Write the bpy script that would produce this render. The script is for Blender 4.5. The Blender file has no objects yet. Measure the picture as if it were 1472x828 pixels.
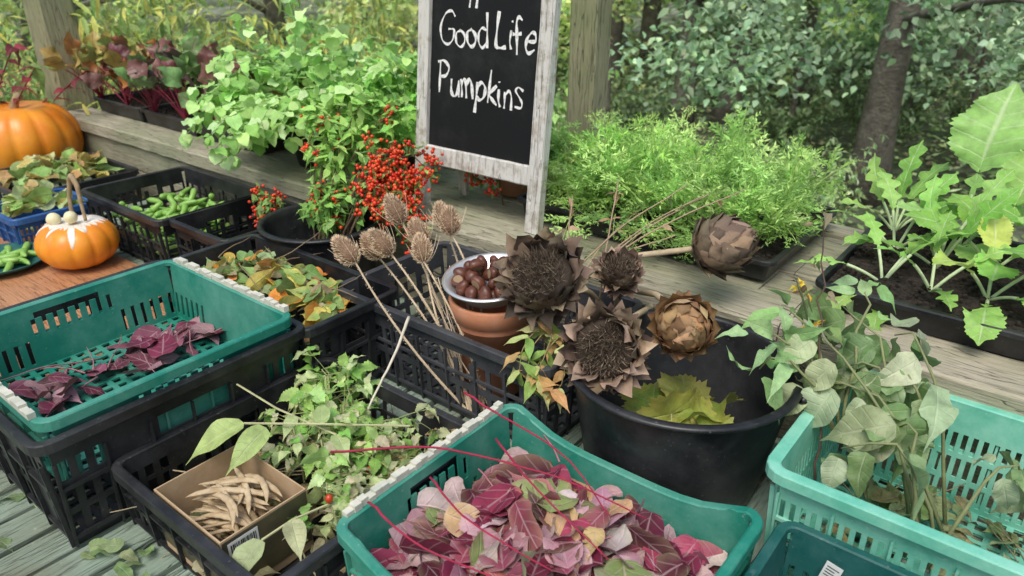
import bpy, math, numpy as np
from mathutils import Vector, Matrix
R = np.random.default_rng(7)
TH = math.radians(-38.5)
AX = (math.cos(TH), math.sin(TH)); BX = (-AX[1], AX[0])
def ST(s, t): return (s*AX[0]+t*BX[0], s*AX[1]+t*BX[1])
scene = bpy.context.scene
COL = scene.collection
UP = np.array([0., 0., 1.])

# ------------------------------------------------------------------ materials
def _nt(name):
    m = bpy.data.materials.new(name); m.use_nodes = True
    nt = m.node_tree; nt.nodes.clear()
    out = nt.nodes.new('ShaderNodeOutputMaterial')
    return m, nt, out
def N(nt, typ, **kw):
    n = nt.nodes.new(typ)
    for k, v in kw.items(): n.inputs[k].default_value = v
    return n
def mix(nt, a, b, fac, mode='MIX'):
    n = nt.nodes.new('ShaderNodeMix'); n.data_type = 'RGBA'; n.blend_type = mode
    for sock, v in ((n.inputs[6], a), (n.inputs[7], b), (n.inputs[0], fac)):
        if hasattr(v, 'is_output'): nt.links.new(v, sock)
        elif isinstance(v, (tuple, list)): sock.default_value = (*v[:3], 1)
        else: sock.default_value = v
    return n.outputs[2]
def mathn(nt, op, a, b=None, c=None):
    n = nt.nodes.new('ShaderNodeMath'); n.operation = op
    for i, v in enumerate((a, b, c)):
        if v is None: continue
        if hasattr(v, 'is_output'): nt.links.new(v, n.inputs[i])
        else: n.inputs[i].default_value = v
    return n.outputs[0]
def coords(nt, scale=(1, 1, 1)):
    tc = nt.nodes.new('ShaderNodeTexCoord'); mp = nt.nodes.new('ShaderNodeMapping')
    mp.inputs['Scale'].default_value = scale
    nt.links.new(tc.outputs['Object'], mp.inputs[0]); return mp.outputs[0]
def noise(nt, vec, scale, detail=4, rough=.6):
    n = N(nt, 'ShaderNodeTexNoise', Scale=scale, Detail=detail, Roughness=rough)
    nt.links.new(vec, n.inputs['Vector']); return n.outputs['Fac']
def ramp(nt, fac, lo, hi):
    n = nt.nodes.new('ShaderNodeMapRange'); n.inputs[1].default_value = lo; n.inputs[2].default_value = hi
    nt.links.new(fac, n.inputs[0]); return n.outputs[0]
def finish(nt, out, color, rough, bump=None, bstr=.3, bdist=.002, metal=0, spec=.5):
    p = nt.nodes.new('ShaderNodeBsdfPrincipled')
    if hasattr(color, 'is_output'): nt.links.new(color, p.inputs['Base Color'])
    else: p.inputs['Base Color'].default_value = (*color, 1)
    if hasattr(rough, 'is_output'): nt.links.new(rough, p.inputs['Roughness'])
    else: p.inputs['Roughness'].default_value = rough
    p.inputs['Metallic'].default_value = metal
    p.inputs['Specular IOR Level'].default_value = spec
    if bump is not None:
        b = nt.nodes.new('ShaderNodeBump'); b.inputs['Strength'].default_value = bstr
        b.inputs['Distance'].default_value = bdist
        nt.links.new(bump, b.inputs['Height']); nt.links.new(b.outputs[0], p.inputs['Normal'])
    nt.links.new(p.outputs[0], out.inputs[0]); return p
def plain(name, c1, c2, scale=12, rough=.6, bstr=.3, metal=0, spec=.5, bdist=.002, lo=.35, hi=.65, vcol=False):
    m, nt, out = _nt(name); v = coords(nt)
    f = ramp(nt, noise(nt, v, scale, 6), lo, hi)
    c = mix(nt, c1, c2, f)
    if vcol:
        at = nt.nodes.new('ShaderNodeAttribute'); at.attribute_name = 'Col'
        c = mix(nt, at.outputs['Color'], c, 1.0, 'MULTIPLY')
    finish(nt, out, c, rough, noise(nt, v, scale*4, 4), bstr, bdist, metal, spec); return m
def plastic(name, c, dust=(.35, .33, .28), amt=.25, rough=.42):
    m, nt, out = _nt(name); v = coords(nt)
    n1 = noise(nt, v, 5, 8, .7); n2 = noise(nt, v, 60, 3, .7)
    d = mathn(nt, 'MULTIPLY', ramp(nt, n1, .42, .75), amt)
    c2 = mix(nt, tuple(x*.72 for x in c), tuple(min(1, x*1.15) for x in c), ramp(nt, n1, .3, .7))
    c3 = mix(nt, c2, dust, d)
    sp = mathn(nt, 'MULTIPLY', ramp(nt, noise(nt, v, 120, 2, .5), .68, .75), .35)
    c4 = mix(nt, c3, dust, sp)
    sc = ramp(nt, noise(nt, coords(nt, (4, 4, 40)), 6, 3, .7), .66, .72)
    c4 = mix(nt, c4, dust, mathn(nt, 'MULTIPLY', sc, amt*.8))
    r = mathn(nt, 'ADD', mathn(nt, 'MULTIPLY', n2, .25), rough-.1)
    finish(nt, out, c4, r, n2, .12, .001); return m
def wood(name, c1, c2, c3, axis='x', rough=.85, paint=None, crack=.55):
    m, nt, out = _nt(name)
    sc = {'x': (1, 14, 14), 'y': (14, 1, 14), 'z': (14, 14, 1)}[axis]
    v = coords(nt, sc); v0 = coords(nt)
    g = noise(nt, v, 4, 8, .65); g2 = noise(nt, v, 14, 4, .6); big = noise(nt, v0, 2.2, 5, .6); ck = noise(nt, v, 2.2, 3, .5)
    c = mix(nt, c1, c2, ramp(nt, g, .3, .7))
    c = mix(nt, c, c3, mathn(nt, 'MULTIPLY', ramp(nt, big, .40, .62), .85))
    c = mix(nt, c, tuple(x*.30 for x in c1), mathn(nt, 'MULTIPLY', ramp(nt, g2, .52, .74), .8))
    line = ramp(nt, mathn(nt, 'ABSOLUTE', mathn(nt, 'SUBTRACT', ck, .5)), .012, .0)
    c = mix(nt, c, tuple(x*.15 for x in c1), mathn(nt, 'MULTIPLY', line, crack))
    lich = ramp(nt, noise(nt, v0, 38, 4, .7), .66, .72)
    c = mix(nt, c, (.40, .42, .30), mathn(nt, 'MULTIPLY', lich, .45))
    bump = mathn(nt, 'SUBTRACT', mathn(nt, 'ADD', g, mathn(nt, 'MULTIPLY', g2, .5)), mathn(nt, 'MULTIPLY', line, .8))
    if paint:
        pn = mathn(nt, 'ADD', mathn(nt, 'MULTIPLY', g, .45), mathn(nt, 'MULTIPLY', noise(nt, v0, 22, 6, .7), .6))
        c = mix(nt, paint, c, ramp(nt, pn, .52, .63))
    finish(nt, out, c, rough, bump, .8, .006); return m
def leafmat(name, trans=.25, veins=7, vstr=.35, rough=.5, dirt=.25, vcolor=None, spec=.35, nscale=35, gain=1.0):
    m, nt, out = _nt(name)
    at = nt.nodes.new('ShaderNodeAttribute'); at.attribute_name = 'Col'
    lu = nt.nodes.new('ShaderNodeAttribute'); lu.attribute_name = 'LUV'
    n1 = noise(nt, coords(nt), nscale, 5, .65)
    g0 = gain; g1 = gain*(1-dirt*1.6)
    base = mix(nt, at.outputs['Color'], mix(nt, (g0,)*3, (g1,)*3, ramp(nt, n1, .4, .75)), 1.0, 'MULTIPLY')
    if vstr > 0:
        sp = nt.nodes.new('ShaderNodeSeparateXYZ'); nt.links.new(lu.outputs['Vector'], sp.inputs[0])
        au = mathn(nt, 'ABSOLUTE', sp.outputs[0])
        ph = mathn(nt, 'SUBTRACT', mathn(nt, 'MULTIPLY', sp.outputs[1], veins), mathn(nt, 'MULTIPLY', au, 1.3))
        side = mathn(nt, 'ABSOLUTE', mathn(nt, 'SUBTRACT', mathn(nt, 'FRACT', ph), .5))
        vm = mathn(nt, 'MAXIMUM', mathn(nt, 'MULTIPLY', ramp(nt, side, .11, .0), .6), ramp(nt, au, .10, .02))
        vc = mix(nt, base, vcolor if vcolor else (1, 1, .8), .6 if vcolor else .35)
        c = mix(nt, base, vc, mathn(nt, 'MULTIPLY', vm, vstr))
        bump = mathn(nt, 'ADD', mathn(nt, 'MULTIPLY', vm, -1.0), n1)
    else: c = base; bump = None
    p = finish(nt, out, c, rough, bump, .5, .003, 0, spec)
    if trans > 0:
        tr = nt.nodes.new('ShaderNodeBsdfTranslucent'); nt.links.new(mix(nt, c, (1, 1, .55), .15), tr.inputs[0])
        ms = nt.nodes.new('ShaderNodeMixShader'); ms.inputs[0].default_value = trans
        nt.links.new(p.outputs[0], ms.inputs[1]); nt.links.new(tr.outputs[0], ms.inputs[2])
        nt.links.new(ms.outputs[0], out.inputs[0])
    return m

M_green = plastic('teal_plastic', (.016, .24, .17), (.34, .46, .40), .34)
M_dteal = plastic('dark_teal_plastic', (.005, .095, .088), (.2, .28, .27), .25)
M_aqua = plastic('aqua_plastic', (.14, .54, .39), (.52, .68, .60), .5)
M_black = plastic('black_plastic', (.010, .011, .013), (.18, .18, .18), .24, .36)
M_grey = plastic('dark_grey_plastic', (.036, .040, .047), (.20, .20, .20), .32, .46)
M_blue = plastic('blue_plastic', (.015, .09, .30), (.2, .3, .4), .2)
M_cream = plain('worn_cream_plastic', (.66, .64, .54), (.46, .48, .40), 25, .7)
M_ledge = wood('weathered_sleeper', (.35, .31, .22), (.50, .46, .36), (.26, .28, .17))
M_slat = wood('painted_slat', (.20, .28, .22), (.31, .40, .32), (.17, .18, .12), 'y')
M_slatd = wood('dark_wood', (.09, .08, .06), (.14, .12, .09), (.06, .07, .05), 'z')
M_post = wood('post_wood', (.31, .28, .17), (.43, .39, .27), (.23, .26, .13), 'z')
M_frame = wood('flaking_white_paint', (.34, .29, .24), (.46, .41, .34), (.34, .32, .26), 'z', .8, paint=(.62, .61, .57), crack=.3)
M_ply = wood('brown_board', (.44, .21, .095), (.56, .29, .15), (.38, .17, .07), 'x', .35, crack=.1)
M_soil = plain('dark_soil', (.016, .012, .009), (.07, .052, .036), 90, .95, 1.0, bdist=.012)
M_terra = plain('terracotta', (.54, .20, .09), (.64, .31, .19), 8, .8, .2)
M_steel = plain('steel', (.74, .74, .72), (.86, .86, .84), 6, .32, .05, metal=.75)
M_card = plain('cardboard', (.42, .29, .16), (.50, .36, .22), 30, .85, .1)
M_print = plain('printed_card', (.05, .045, .03), (.12, .10, .05), 9, .5, .05)
M_white = plain('white_card', (.75, .75, .72), (.66, .66, .62), 20, .6, .05)
M_ink = plain('ink', (.01, .01, .01), (.02, .02, .02), 20, .6, .05)
M_pump = plain('pumpkin_skin', (.76, .21, .012), (.86, .34, .03), 7, .35, .15)
M_stalk = plain('dry_stalk', (.40, .30, .17), (.26, .19, .11), 40, .85, .5)
M_wax = plain('white_wax', (.82, .78, .72), (.74, .66, .56), 15, .4, .1)
M_waxy = plain('yellow_wax', (.78, .74, .50), (.70, .62, .34), 15, .4, .1)
M_chest = plain('chestnut_shell', (.065, .020, .012), (.15, .050, .028), 30, .42, .12)
M_hilum = plain('chestnut_base', (.34, .23, .14), (.26, .18, .1), 30, .8, .2)
M_bean = plain('dry_pod', (.58, .47, .30), (.38, .27, .15), 30, .75, .5)
M_pod = plain('green_pod', (.18, .40, .07), (.32, .52, .12), 20, .4, .2)
M_vc = plain('tinted_dry', (.75, .75, .75), (1, 1, 1), 30, .8, .5, vcol=True)
M_berry = plain('berry_skin', (.78, .78, .78), (1, 1, 1), 30, .3, .05, vcol=True)
M_leaf = leafmat('fresh_leaf', gain=1.4)
M_pea = leafmat('pea_leaf', .32, 7, .3, .5, .15, gain=1.55)
M_carrot = leafmat('feathery_leaf', .38, 1, 0, .6, .2, gain=1.6)
M_salad = leafmat('salad_leaf', .3, 8, .8, .45, .22, gain=1.5)
M_rleaf = leafmat('red_leaf', .12, 5, .6, .55, .22, vcolor=(.68, .50, .50), gain=1.05)
M_beet = leafmat('beet_leaf', .15, 6, .4, .36, .2, vcolor=(.30, .012, .05), gain=1.4)
M_dleaf = leafmat('dry_leaf', .1, 8, .15, .75, .5, gain=1.2)
M_far = leafmat('tree_leaf', .3, 1, .0, .55, .2, nscale=1.5, gain=3.0)  # high gain paints background haze and brightness into the leaf colour
M_bark = plain('bark', (.08, .07, .055), (.18, .165, .135), 9, .95, 1.0, bdist=.03)
M_label = plain('paper_label', (.76, .78, .76), (.66, .70, .68), 20, .6, .05)
M_wire = plain('wire', (.12, .12, .1), (.08, .08, .07), 10, .6)
M_chalkw = plain('chalk_mark', (.82, .82, .80), (.40, .40, .40), 130, .95, .3, lo=.48, hi=.74)

m, nt, out = _nt('chalkboard_black'); v = coords(nt)
sm = mathn(nt, 'MULTIPLY', ramp(nt, noise(nt, v, 5, 8, .7), .5, .8), .10)
c = mix(nt, (.006, .007, .008), (.25, .25, .24), sm)
sp2 = ramp(nt, noise(nt, v, 14, 5, .7), .69, .73)
c = mix(nt, c, (.18, .16, .13), mathn(nt, 'MULTIPLY', sp2, .7))
finish(nt, out, c, .6, noise(nt, v, 40), .1, .001, spec=.3); M_slate = m

m, nt, out = _nt('ground_litter'); v = coords(nt)
c = mix(nt, (.10, .10, .06), (.15, .22, .09), ramp(nt, noise(nt, v, .45, 8, .7), .38, .62))
c = mix(nt, c, (.44, .48, .34), mathn(nt, 'MULTIPLY', ramp(nt, noise(nt, v, .8, 8, .75), .48, .62), .85))
c = mix(nt, c, (.06, .05, .03), mathn(nt, 'MULTIPLY', ramp(nt, noise(nt, v, 9, 6, .8), .5, .7), .6))
finish(nt, out, c, .95, noise(nt, v, 6, 8, .8), 1, .15); M_ground = m

# ------------------------------------------------------------------ mesh builder
class MB:
    def __init__(s):
        s.v = []; s.f = []; s.c = []; s.l = []; s.n = 0
    def add(s, V, F, C=None, L=None):
        V = np.asarray(V, float).reshape(-1, 3); k = len(V)
        if C is None: C = (1, 1, 1)
        C = np.asarray(C, float)
        if C.ndim == 1: C = np.tile(C, (k, 1))
        if L is None: L = np.zeros((k, 2))
        s.v.append(V); s.c.append(C); s.l.append(np.asarray(L, float))
        if isinstance(F, np.ndarray): s.f.extend((F+s.n).tolist())
        else: s.f.extend([[i+s.n for i in q] for q in F])
        s.n += k
    def box(s, x0, x1, y0, y1, z0, z1, c=None):
        V = [(x, y, z) for z in (z0, z1) for y in (y0, y1) for x in (x0, x1)]
        s.add(V, [(0, 2, 3, 1), (4, 5, 7, 6), (0, 1, 5, 4), (2, 6, 7, 3), (0, 4, 6, 2), (1, 3, 7, 5)], c)
    def plank(s, x0, x1, y0, y1, z0, z1, axis='x', seg=10, wob=.002, ch=.004, rng=R):
        if axis == 'x': a0, a1, b0, b1 = x0, x1, y0, y1
        else: a0, a1, b0, b1 = y0, y1, x0, x1
        sec = [(b0+ch, z0), (b1-ch, z0), (b1, z0+ch), (b1, z1-ch), (b1-ch, z1), (b0+ch, z1), (b0, z1-ch), (b0, z0+ch)]
        V = []
        for i in range(seg+1):
            a = a0+(a1-a0)*i/seg
            db, dz = rng.normal(0, wob, 2)
            for (bb, z) in sec:
                e = rng.normal(0, wob*.4, 2)
                V.append((a, bb+db+e[0], z+dz+e[1]) if axis == 'x' else (bb+db+e[0], a, z+dz+e[1]))
        F = []
        for i in range(seg):
            for j in range(8):
                k = (j+1) % 8
                F.append((i*8+j, i*8+k, (i+1)*8+k, (i+1)*8+j))
        F.append(tuple(range(8))[::-1]); F.append(tuple(seg*8+j for j in range(8)))
        s.add(V, F)
    def tube(s, pts, rad, n=6, c=None, cap=True):
        P = np.asarray(pts, float); k = len(P)
        rad = np.broadcast_to(np.asarray(rad, float), (k,))
        T = np.gradient(P, axis=0); T /= np.linalg.norm(T, axis=1)[:, None]+1e-9
        ref = np.array([0, 0, 1.]) if abs(T[0][2]) < .9 else np.array([1., 0, 0])
        U = np.cross(T[0], ref); U /= np.linalg.norm(U)
        V = []; ang = np.arange(n)*2*math.pi/n
        for i in range(k):
            U = U-T[i]*np.dot(U, T[i]); U /= np.linalg.norm(U)+1e-9
            W = np.cross(T[i], U)
            V.append(P[i]+rad[i]*(np.cos(ang)[:, None]*U+np.sin(ang)[:, None]*W))
        F = [(i*n+j, i*n+(j+1) % n, (i+1)*n+(j+1) % n, (i+1)*n+j) for i in range(k-1) for j in range(n)]
        if cap: F += [tuple(range(n))[::-1], tuple((k-1)*n+j for j in range(n))]
        s.add(np.concatenate(V), F, c)
    def lathe(s, prof, n=48, center=(0, 0, 0), fn=None, c=None, closed=False):
        V = []
        for (r, z) in prof:
            for j in range(n):
                a = 2*math.pi*j/n
                rr = r*(fn(a, z) if fn else 1)
                V.append((center[0]+rr*math.cos(a), center[1]+rr*math.sin(a), center[2]+z))
        k = len(prof); F = []
        for i in range(k-1 if not closed else k):
            i2 = (i+1) % k
            for j in range(n): F.append((i*n+j, i*n+(j+1) % n, i2*n+(j+1) % n, i2*n+j))
        s.add(V, F, c)
    def blobs(s, P, r, C, sq=1.0, rings=5, seg=7):
        P = np.asarray(P); k = len(P); r = np.broadcast_to(r, (k,))
        T = []
        for i in range(rings+1):
            th = math.pi*i/rings
            for j in range(seg):
                a = 2*math.pi*j/seg
                T.append((math.sin(th)*math.cos(a), math.sin(th)*math.sin(a), math.cos(th)*sq))
        T = np.array(T)
        F = np.array([(i*seg+j, (i+1)*seg+j, (i+1)*seg+(j+1) % seg, i*seg+(j+1) % seg) for i in range(rings) for j in range(seg)])
        V = P[:, None, :]+T[None]*r[:, None, None]
        FF = (F[None]+(np.arange(k)*len(T))[:, None, None]).reshape(-1, 4)
        C = np.broadcast_to(np.asarray(C, float), (k, 3))
        s.add(V.reshape(-1, 3), FF, np.repeat(C, len(T), 0))
    def obj(s, name, mat, origin=(0, 0, 0), st=True, parent=None, smooth=False):
        me = bpy.data.meshes.new(name)
        V = np.concatenate(s.v)-np.array(origin)
        me.from_pydata(V.tolist(), [], s.f)
        C = np.concatenate(s.c); C = np.concatenate([C, np.ones((len(C), 1))], 1)
        a = me.attributes.new('Col', 'FLOAT_COLOR', 'POINT'); a.data.foreach_set('color', C.ravel())
        L = np.concatenate(s.l); L = np.concatenate([L, np.zeros((len(L), 1))], 1)
        a = me.attributes.new('LUV', 'FLOAT_VECTOR', 'POINT'); a.data.foreach_set('vector', L.ravel())
        me.materials.append(mat)
        if smooth: me.polygons.foreach_set('use_smooth', [True]*len(me.polygons))
        me.update()
        o = bpy.data.objects.new(name, me); COL.objects.link(o)
        if parent is not None: o.parent = parent
        else: place(o, origin, st)
        return o
def place(o, origin, st=True):
    if st:
        x, y = ST(origin[0], origin[1]); o.location = (x, y, origin[2]); o.rotation_euler = (0, 0, TH)
    else: o.location = origin
def tag(o, label, cat, group=None, kind=None):
    o['label'] = label; o['category'] = cat
    if group: o['group'] = group
    if kind: o['kind'] = kind
    return o
def empty(name, origin, label, cat, st=True, group=None, kind=None):
    e = bpy.data.objects.new(name, None); COL.objects.link(e); e.empty_display_size = .05
    place(e, origin, st); return tag(e, label, cat, group, kind)

# ------------------------------------------------------------------ leaves
def tmpl(rows, cols, fn, ser=None):
    us = np.linspace(-1, 1, cols); X = []; Y = []; Lv = []
    for i in range(rows+1):
        v = i/rows; w = fn(v)
        for u in us:
            X.append(u*w); Y.append(v-(.05*abs(u) if 0 < i < rows else 0)); Lv.append((u, v))
    F = [(i*cols+j, i*cols+j+1, (i+1)*cols+j+1, (i+1)*cols+j) for i in range(rows) for j in range(cols-1)]
    return np.array(X), np.array(Y), np.array(F), np.array(Lv)
ov = lambda v: max(0.02, math.sin(math.pi*min(1, v)**.72)**.85*(1-v**5)+.01)
T_ov = tmpl(11, 5, ov)
T_ov3 = tmpl(5, 3, ov)
T_rnd = tmpl(7, 3, lambda v: max(.03, math.sin(math.pi*v**.85)**.6))
T_ser = tmpl(18, 5, lambda v: ov(v)*(1+.10*(1 if int(v*18) % 2 else -1)))
T_lan = tmpl(6, 3, lambda v: max(.03, math.sin(math.pi*v**.85)))
T_dia = (np.array([0, -1, 1, 0.]), np.array([0, .45, .45, 1.]), np.array([(0, 2, 3, 1)]), np.array([(0, 0), (-1, .5), (1, .5), (0, 1.)]))
T_far = tmpl(3, 3, lambda v: max(.05, math.sin(math.pi*v**.8)))
T_mus = tmpl(46, 9, lambda v: (.07 if v < .14 else (.16+.16*math.sin((v-.14)*48) if v < .32 else max(.04, math.sin(math.pi*(.14+.86*(v-.32)/.68))**.62*(1+.055*(1 if int(v*46) % 2 else -1)+.05*math.sin(v*30))))))
T_roc = tmpl(34, 7, lambda v: (.08 if v < .16 else max(.04, (.30+.70*v**.8)*(.72+.28*math.sin(v*24-1)+.07*math.sin(v*57))*(1-v**7))))
T_beet = tmpl(12, 7, lambda v: (.07 if v < .22 else max(.03, math.sin(math.pi*((v-.2)/.8)**.8)**.7*(1+.06*math.sin(v*40)))))
T_bract = tmpl(8, 5, lambda v: (.78+.40*math.sin(math.pi*v*.8))*(1-v**2.8)+.01)
def vine_t():
    X = [0]; Y = [.0]; L = [(0, 0)]; n = 60; rings = (.3, .6, .85, 1.0); F = []
    for r in rings:
        for j in range(n+1):
            ph = -math.pi*.5+.18+(2*math.pi-.36)*j/n
            lob = .66+.34*abs(math.cos((ph-math.pi/2)*2.5))**.6
            lob *= 1+.06*(1 if j % 2 else -1)*(r > .9)
            X.append(r*lob*math.cos(ph)); Y.append(.5*r*lob*math.sin(ph)); L.append((.5*abs(math.sin((ph-math.pi/2)*2.5)), r))
    m1 = n+1
    for j in range(n): F.append((0, 1+j, 2+j))
    for i in range(3):
        for j in range(n): F.append((1+i*m1+j, 1+(i+1)*m1+j, 2+(i+1)*m1+j, 2+i*m1+j))
    return np.array(X), np.array(Y), F, np.array(L)
T_vine = vine_t()
def nrm(a): return a/(np.linalg.norm(a, axis=-1, keepdims=True)+1e-9)
def bc(x, n): return np.broadcast_to(np.asarray(x, float), (n,))
def batch(mb, T, P, D, Nn, L, W, C, fold=.25, curl=.2, wav=.12, C2=None, rng=R, ef=.8, ruf=0.):
    P = np.asarray(P, float).reshape(-1, 3); n = len(P)
    if n == 0: return
    D = nrm(np.broadcast_to(np.asarray(D, float), (n, 3))); Nn = np.broadcast_to(np.asarray(Nn, float), (n, 3))
    Nn = nrm(Nn-D*np.sum(D*Nn, 1)[:, None]+1e-6); S = np.cross(D, Nn)
    L = bc(L, n)[:, None]; W = bc(W, n)[:, None]; fold = bc(fold, n)[:, None]; curl = bc(curl, n)[:, None]
    tx, ty, F, lv = T
    x = tx[None]*W/2; y = ty[None]*L
    ph = rng.uniform(0, 6.28, (n, 1)); ph2 = rng.uniform(0, 6.28, (n, 1)); fr = rng.uniform(5, 10, (n, 1))
    z = fold*np.abs(x)-curl*L*ty[None]**2+wav*W*(np.sin(ty[None]*fr+ph)*tx[None]*.6+np.sin(ty[None]*fr*.7+ph2)*.25*(ty[None])+.5*np.abs(tx[None])*np.sin(ty[None]*fr*1.7+ph2))
    if ruf: z = z+ruf*W*tx[None]**2*np.sin(ty[None]*26+ph+np.sign(tx[None])*1.3)
    y = y*(1-.35*np.abs(curl)*ty[None])
    V = P[:, None]+x[..., None]*S[:, None]+y[..., None]*D[:, None]+z[..., None]*Nn[:, None]
    C = np.broadcast_to(np.asarray(C, float), (n, 3))
    K = len(tx)
    CC = np.repeat(C[:, None], K, 1)
    if C2 is not None:
        C2 = np.broadcast_to(np.asarray(C2, float), (n, 3))
        e = np.clip((np.abs(lv[:, 0])**2*.6+lv[:, 1]**2*.6), 0, 1)[None, :, None]*ef
        CC = CC*(1-e)+C2[:, None]*e
    LL = np.repeat(lv[None], n, 0)
    if isinstance(F, list):
        for i in range(n): mb.add(V[i], F, CC[i], LL[i])
    else:
        FF = (F[None]+(np.arange(n)*K)[:, None, None]).reshape(-1, F.shape[1])
        mb.add(V.reshape(-1, 3), FF, CC.reshape(-1, 3), LL.reshape(-1, 2))
def pick(pal, n, var=.18, rng=R, w=None):
    pal = np.array(pal); i = rng.choice(len(pal), n, p=w)
    return np.clip(pal[i]*rng.uniform(1-var, 1+var, (n, 1))*rng.uniform(.93, 1.07, (n, 3)), 0, 1)
def rdir(n, rng=R, up=0.):
    a = rng.uniform(0, 6.283, n); return np.stack([np.cos(a), np.sin(a), np.full(n, up)], 1)
def rnorm(n, tilt, rng=R): return nrm(UP+rng.normal(0, tilt, (n, 3)))
def stem(p, d, ln, droop=.5, k=8, jit=.06, rng=R):
    pts = [np.array(p, float)]; d = nrm(np.array(d, float)); st = ln/k
    for i in range(k):
        d = nrm(d+np.array([0, 0, -droop/k])+rng.normal(0, jit, 3)*.5)
        pts.append(pts[-1]+d*st)
    return np.array(pts)
class Acc:
    def __init__(s): s.P = []; s.D = []; s.N = []; s.L = []; s.W = []; s.C = []
    def a(s, p, d, n, l, w, c): s.P.append(p); s.D.append(d); s.N.append(n); s.L.append(l); s.W.append(w); s.C.append(c)
    def flush(s, mb, T, **k): batch(mb, T, np.array(s.P), np.array(s.D), np.array(s.N), np.array(s.L), np.array(s.W), np.array(s.C), **k)
def leafy(acc, pts, L, asp, pal, step=1, opp=True, spread=1.0, sag=.2, start=1, rng=R, tip=True):
    for i in range(start, len(pts)):
        t = nrm(pts[i]-pts[i-1]); side = nrm(np.cross(t, UP)+rng.normal(0, .35, 3))
        for sg in ((-1, 1) if opp else (rng.choice([-1, 1]),)):
            d = nrm(t*.5+side*sg*spread+rng.normal(0, .25, 3)-UP*sag)
            l = L*rng.uniform(.65, 1.15)
            acc.a(pts[i], d, nrm(UP+t*.2+rng.normal(0, .3, 3)), l, l*asp*rng.uniform(.85, 1.15), pick(pal, 1, .2, rng)[0])
    if tip: acc.a(pts[-1], nrm(pts[-1]-pts[-2]-UP*sag), UP+rng.normal(0, .3, 3), L, L*asp, pick(pal, 1, .2, rng)[0])

# ------------------------------------------------------------------ crates
def wall(mb, p0, p1, H, T, us, zs, on, zfun, out, taper):
    p0 = np.array(p0); p1 = np.array(p1); o = np.array(out); nu, nz = len(us), len(zs)
    V = []
    for side in (0, 1):
        for i, u in enumerate(us):
            top = zfun(u)
            for j, z in enumerate(zs):
                q = p0+(p1-p0)*u+o*(taper*z*H-(T if side else 0))
                V.append((q[0], q[1], z*H*top if z > .6 else z*H*(1 if z < .3 else 1-(1-top)*(z-.3)/.3*.6)))
    def I(s, i, j): return s*nu*nz+i*nz+j
    F = []
    g = lambda i, j: 0 <= i < nu-1 and 0 <= j < nz-1 and on(i, j)
    for i in range(nu-1):
        for j in range(nz-1):
            if not g(i, j): continue
            F.append((I(0, i, j), I(0, i+1, j), I(0, i+1, j+1), I(0, i, j+1)))
            F.append((I(1, i, j), I(1, i, j+1), I(1, i+1, j+1), I(1, i+1, j)))
            if not g(i-1, j): F.append((I(0, i, j), I(0, i, j+1), I(1, i, j+1), I(1, i, j)))
            if not g(i+1, j): F.append((I(0, i+1, j), I(1, i+1, j), I(1, i+1, j+1), I(0, i+1, j+1)))
            if not g(i, j-1): F.append((I(0, i, j), I(1, i, j), I(1, i+1, j), I(0, i+1, j)))
            if not g(i, j+1): F.append((I(0, i, j+1), I(0, i+1, j+1), I(1, i+1, j+1), I(1, i, j+1)))
    mb.add(V, F)
def rim(mb, x0, x1, y0, y1, z, r, sec, zf=None):
    pts = []
    for (cx, cy, a0) in ((x1-r, y0+r, -90), (x1-r, y1-r, 0), (x0+r, y1-r, 90), (x0+r, y0+r, 180)):
        for k in range(5):
            a = math.radians(a0+k*22.5); pts.append((cx+r*math.cos(a), cy+r*math.sin(a), math.cos(a), math.sin(a)))
        nx = {-90: (x1, y0+r, x1, y1-r), 0: (x1-r, y1, x0+r, y1), 90: (x0, y1-r, x0, y0+r), 180: (x0+r, y0, x1-r, y0)}[a0]
        e = pts[-1]
        for k in range(1, 12):
            f = k/12; pts.append((nx[0]+(nx[2]-nx[0])*f, nx[1]+(nx[3]-nx[1])*f, e[2], e[3]))
    V = []; m_ = len(sec)
    for (x, y, ox, oy) in pts:
        dz = zf(x, y) if zf else 0
        for (o, h) in sec: V.append((x+ox*o, y+oy*o, z+h+dz))
    n = len(pts)
    F = [(i*m_+j, ((i+1) % n)*m_+j, ((i+1) % n)*m_+(j+1) % m_, i*m_+(j+1) % m_) for i in range(n) for j in range(m_)]
    mb.add(V, F)
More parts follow.
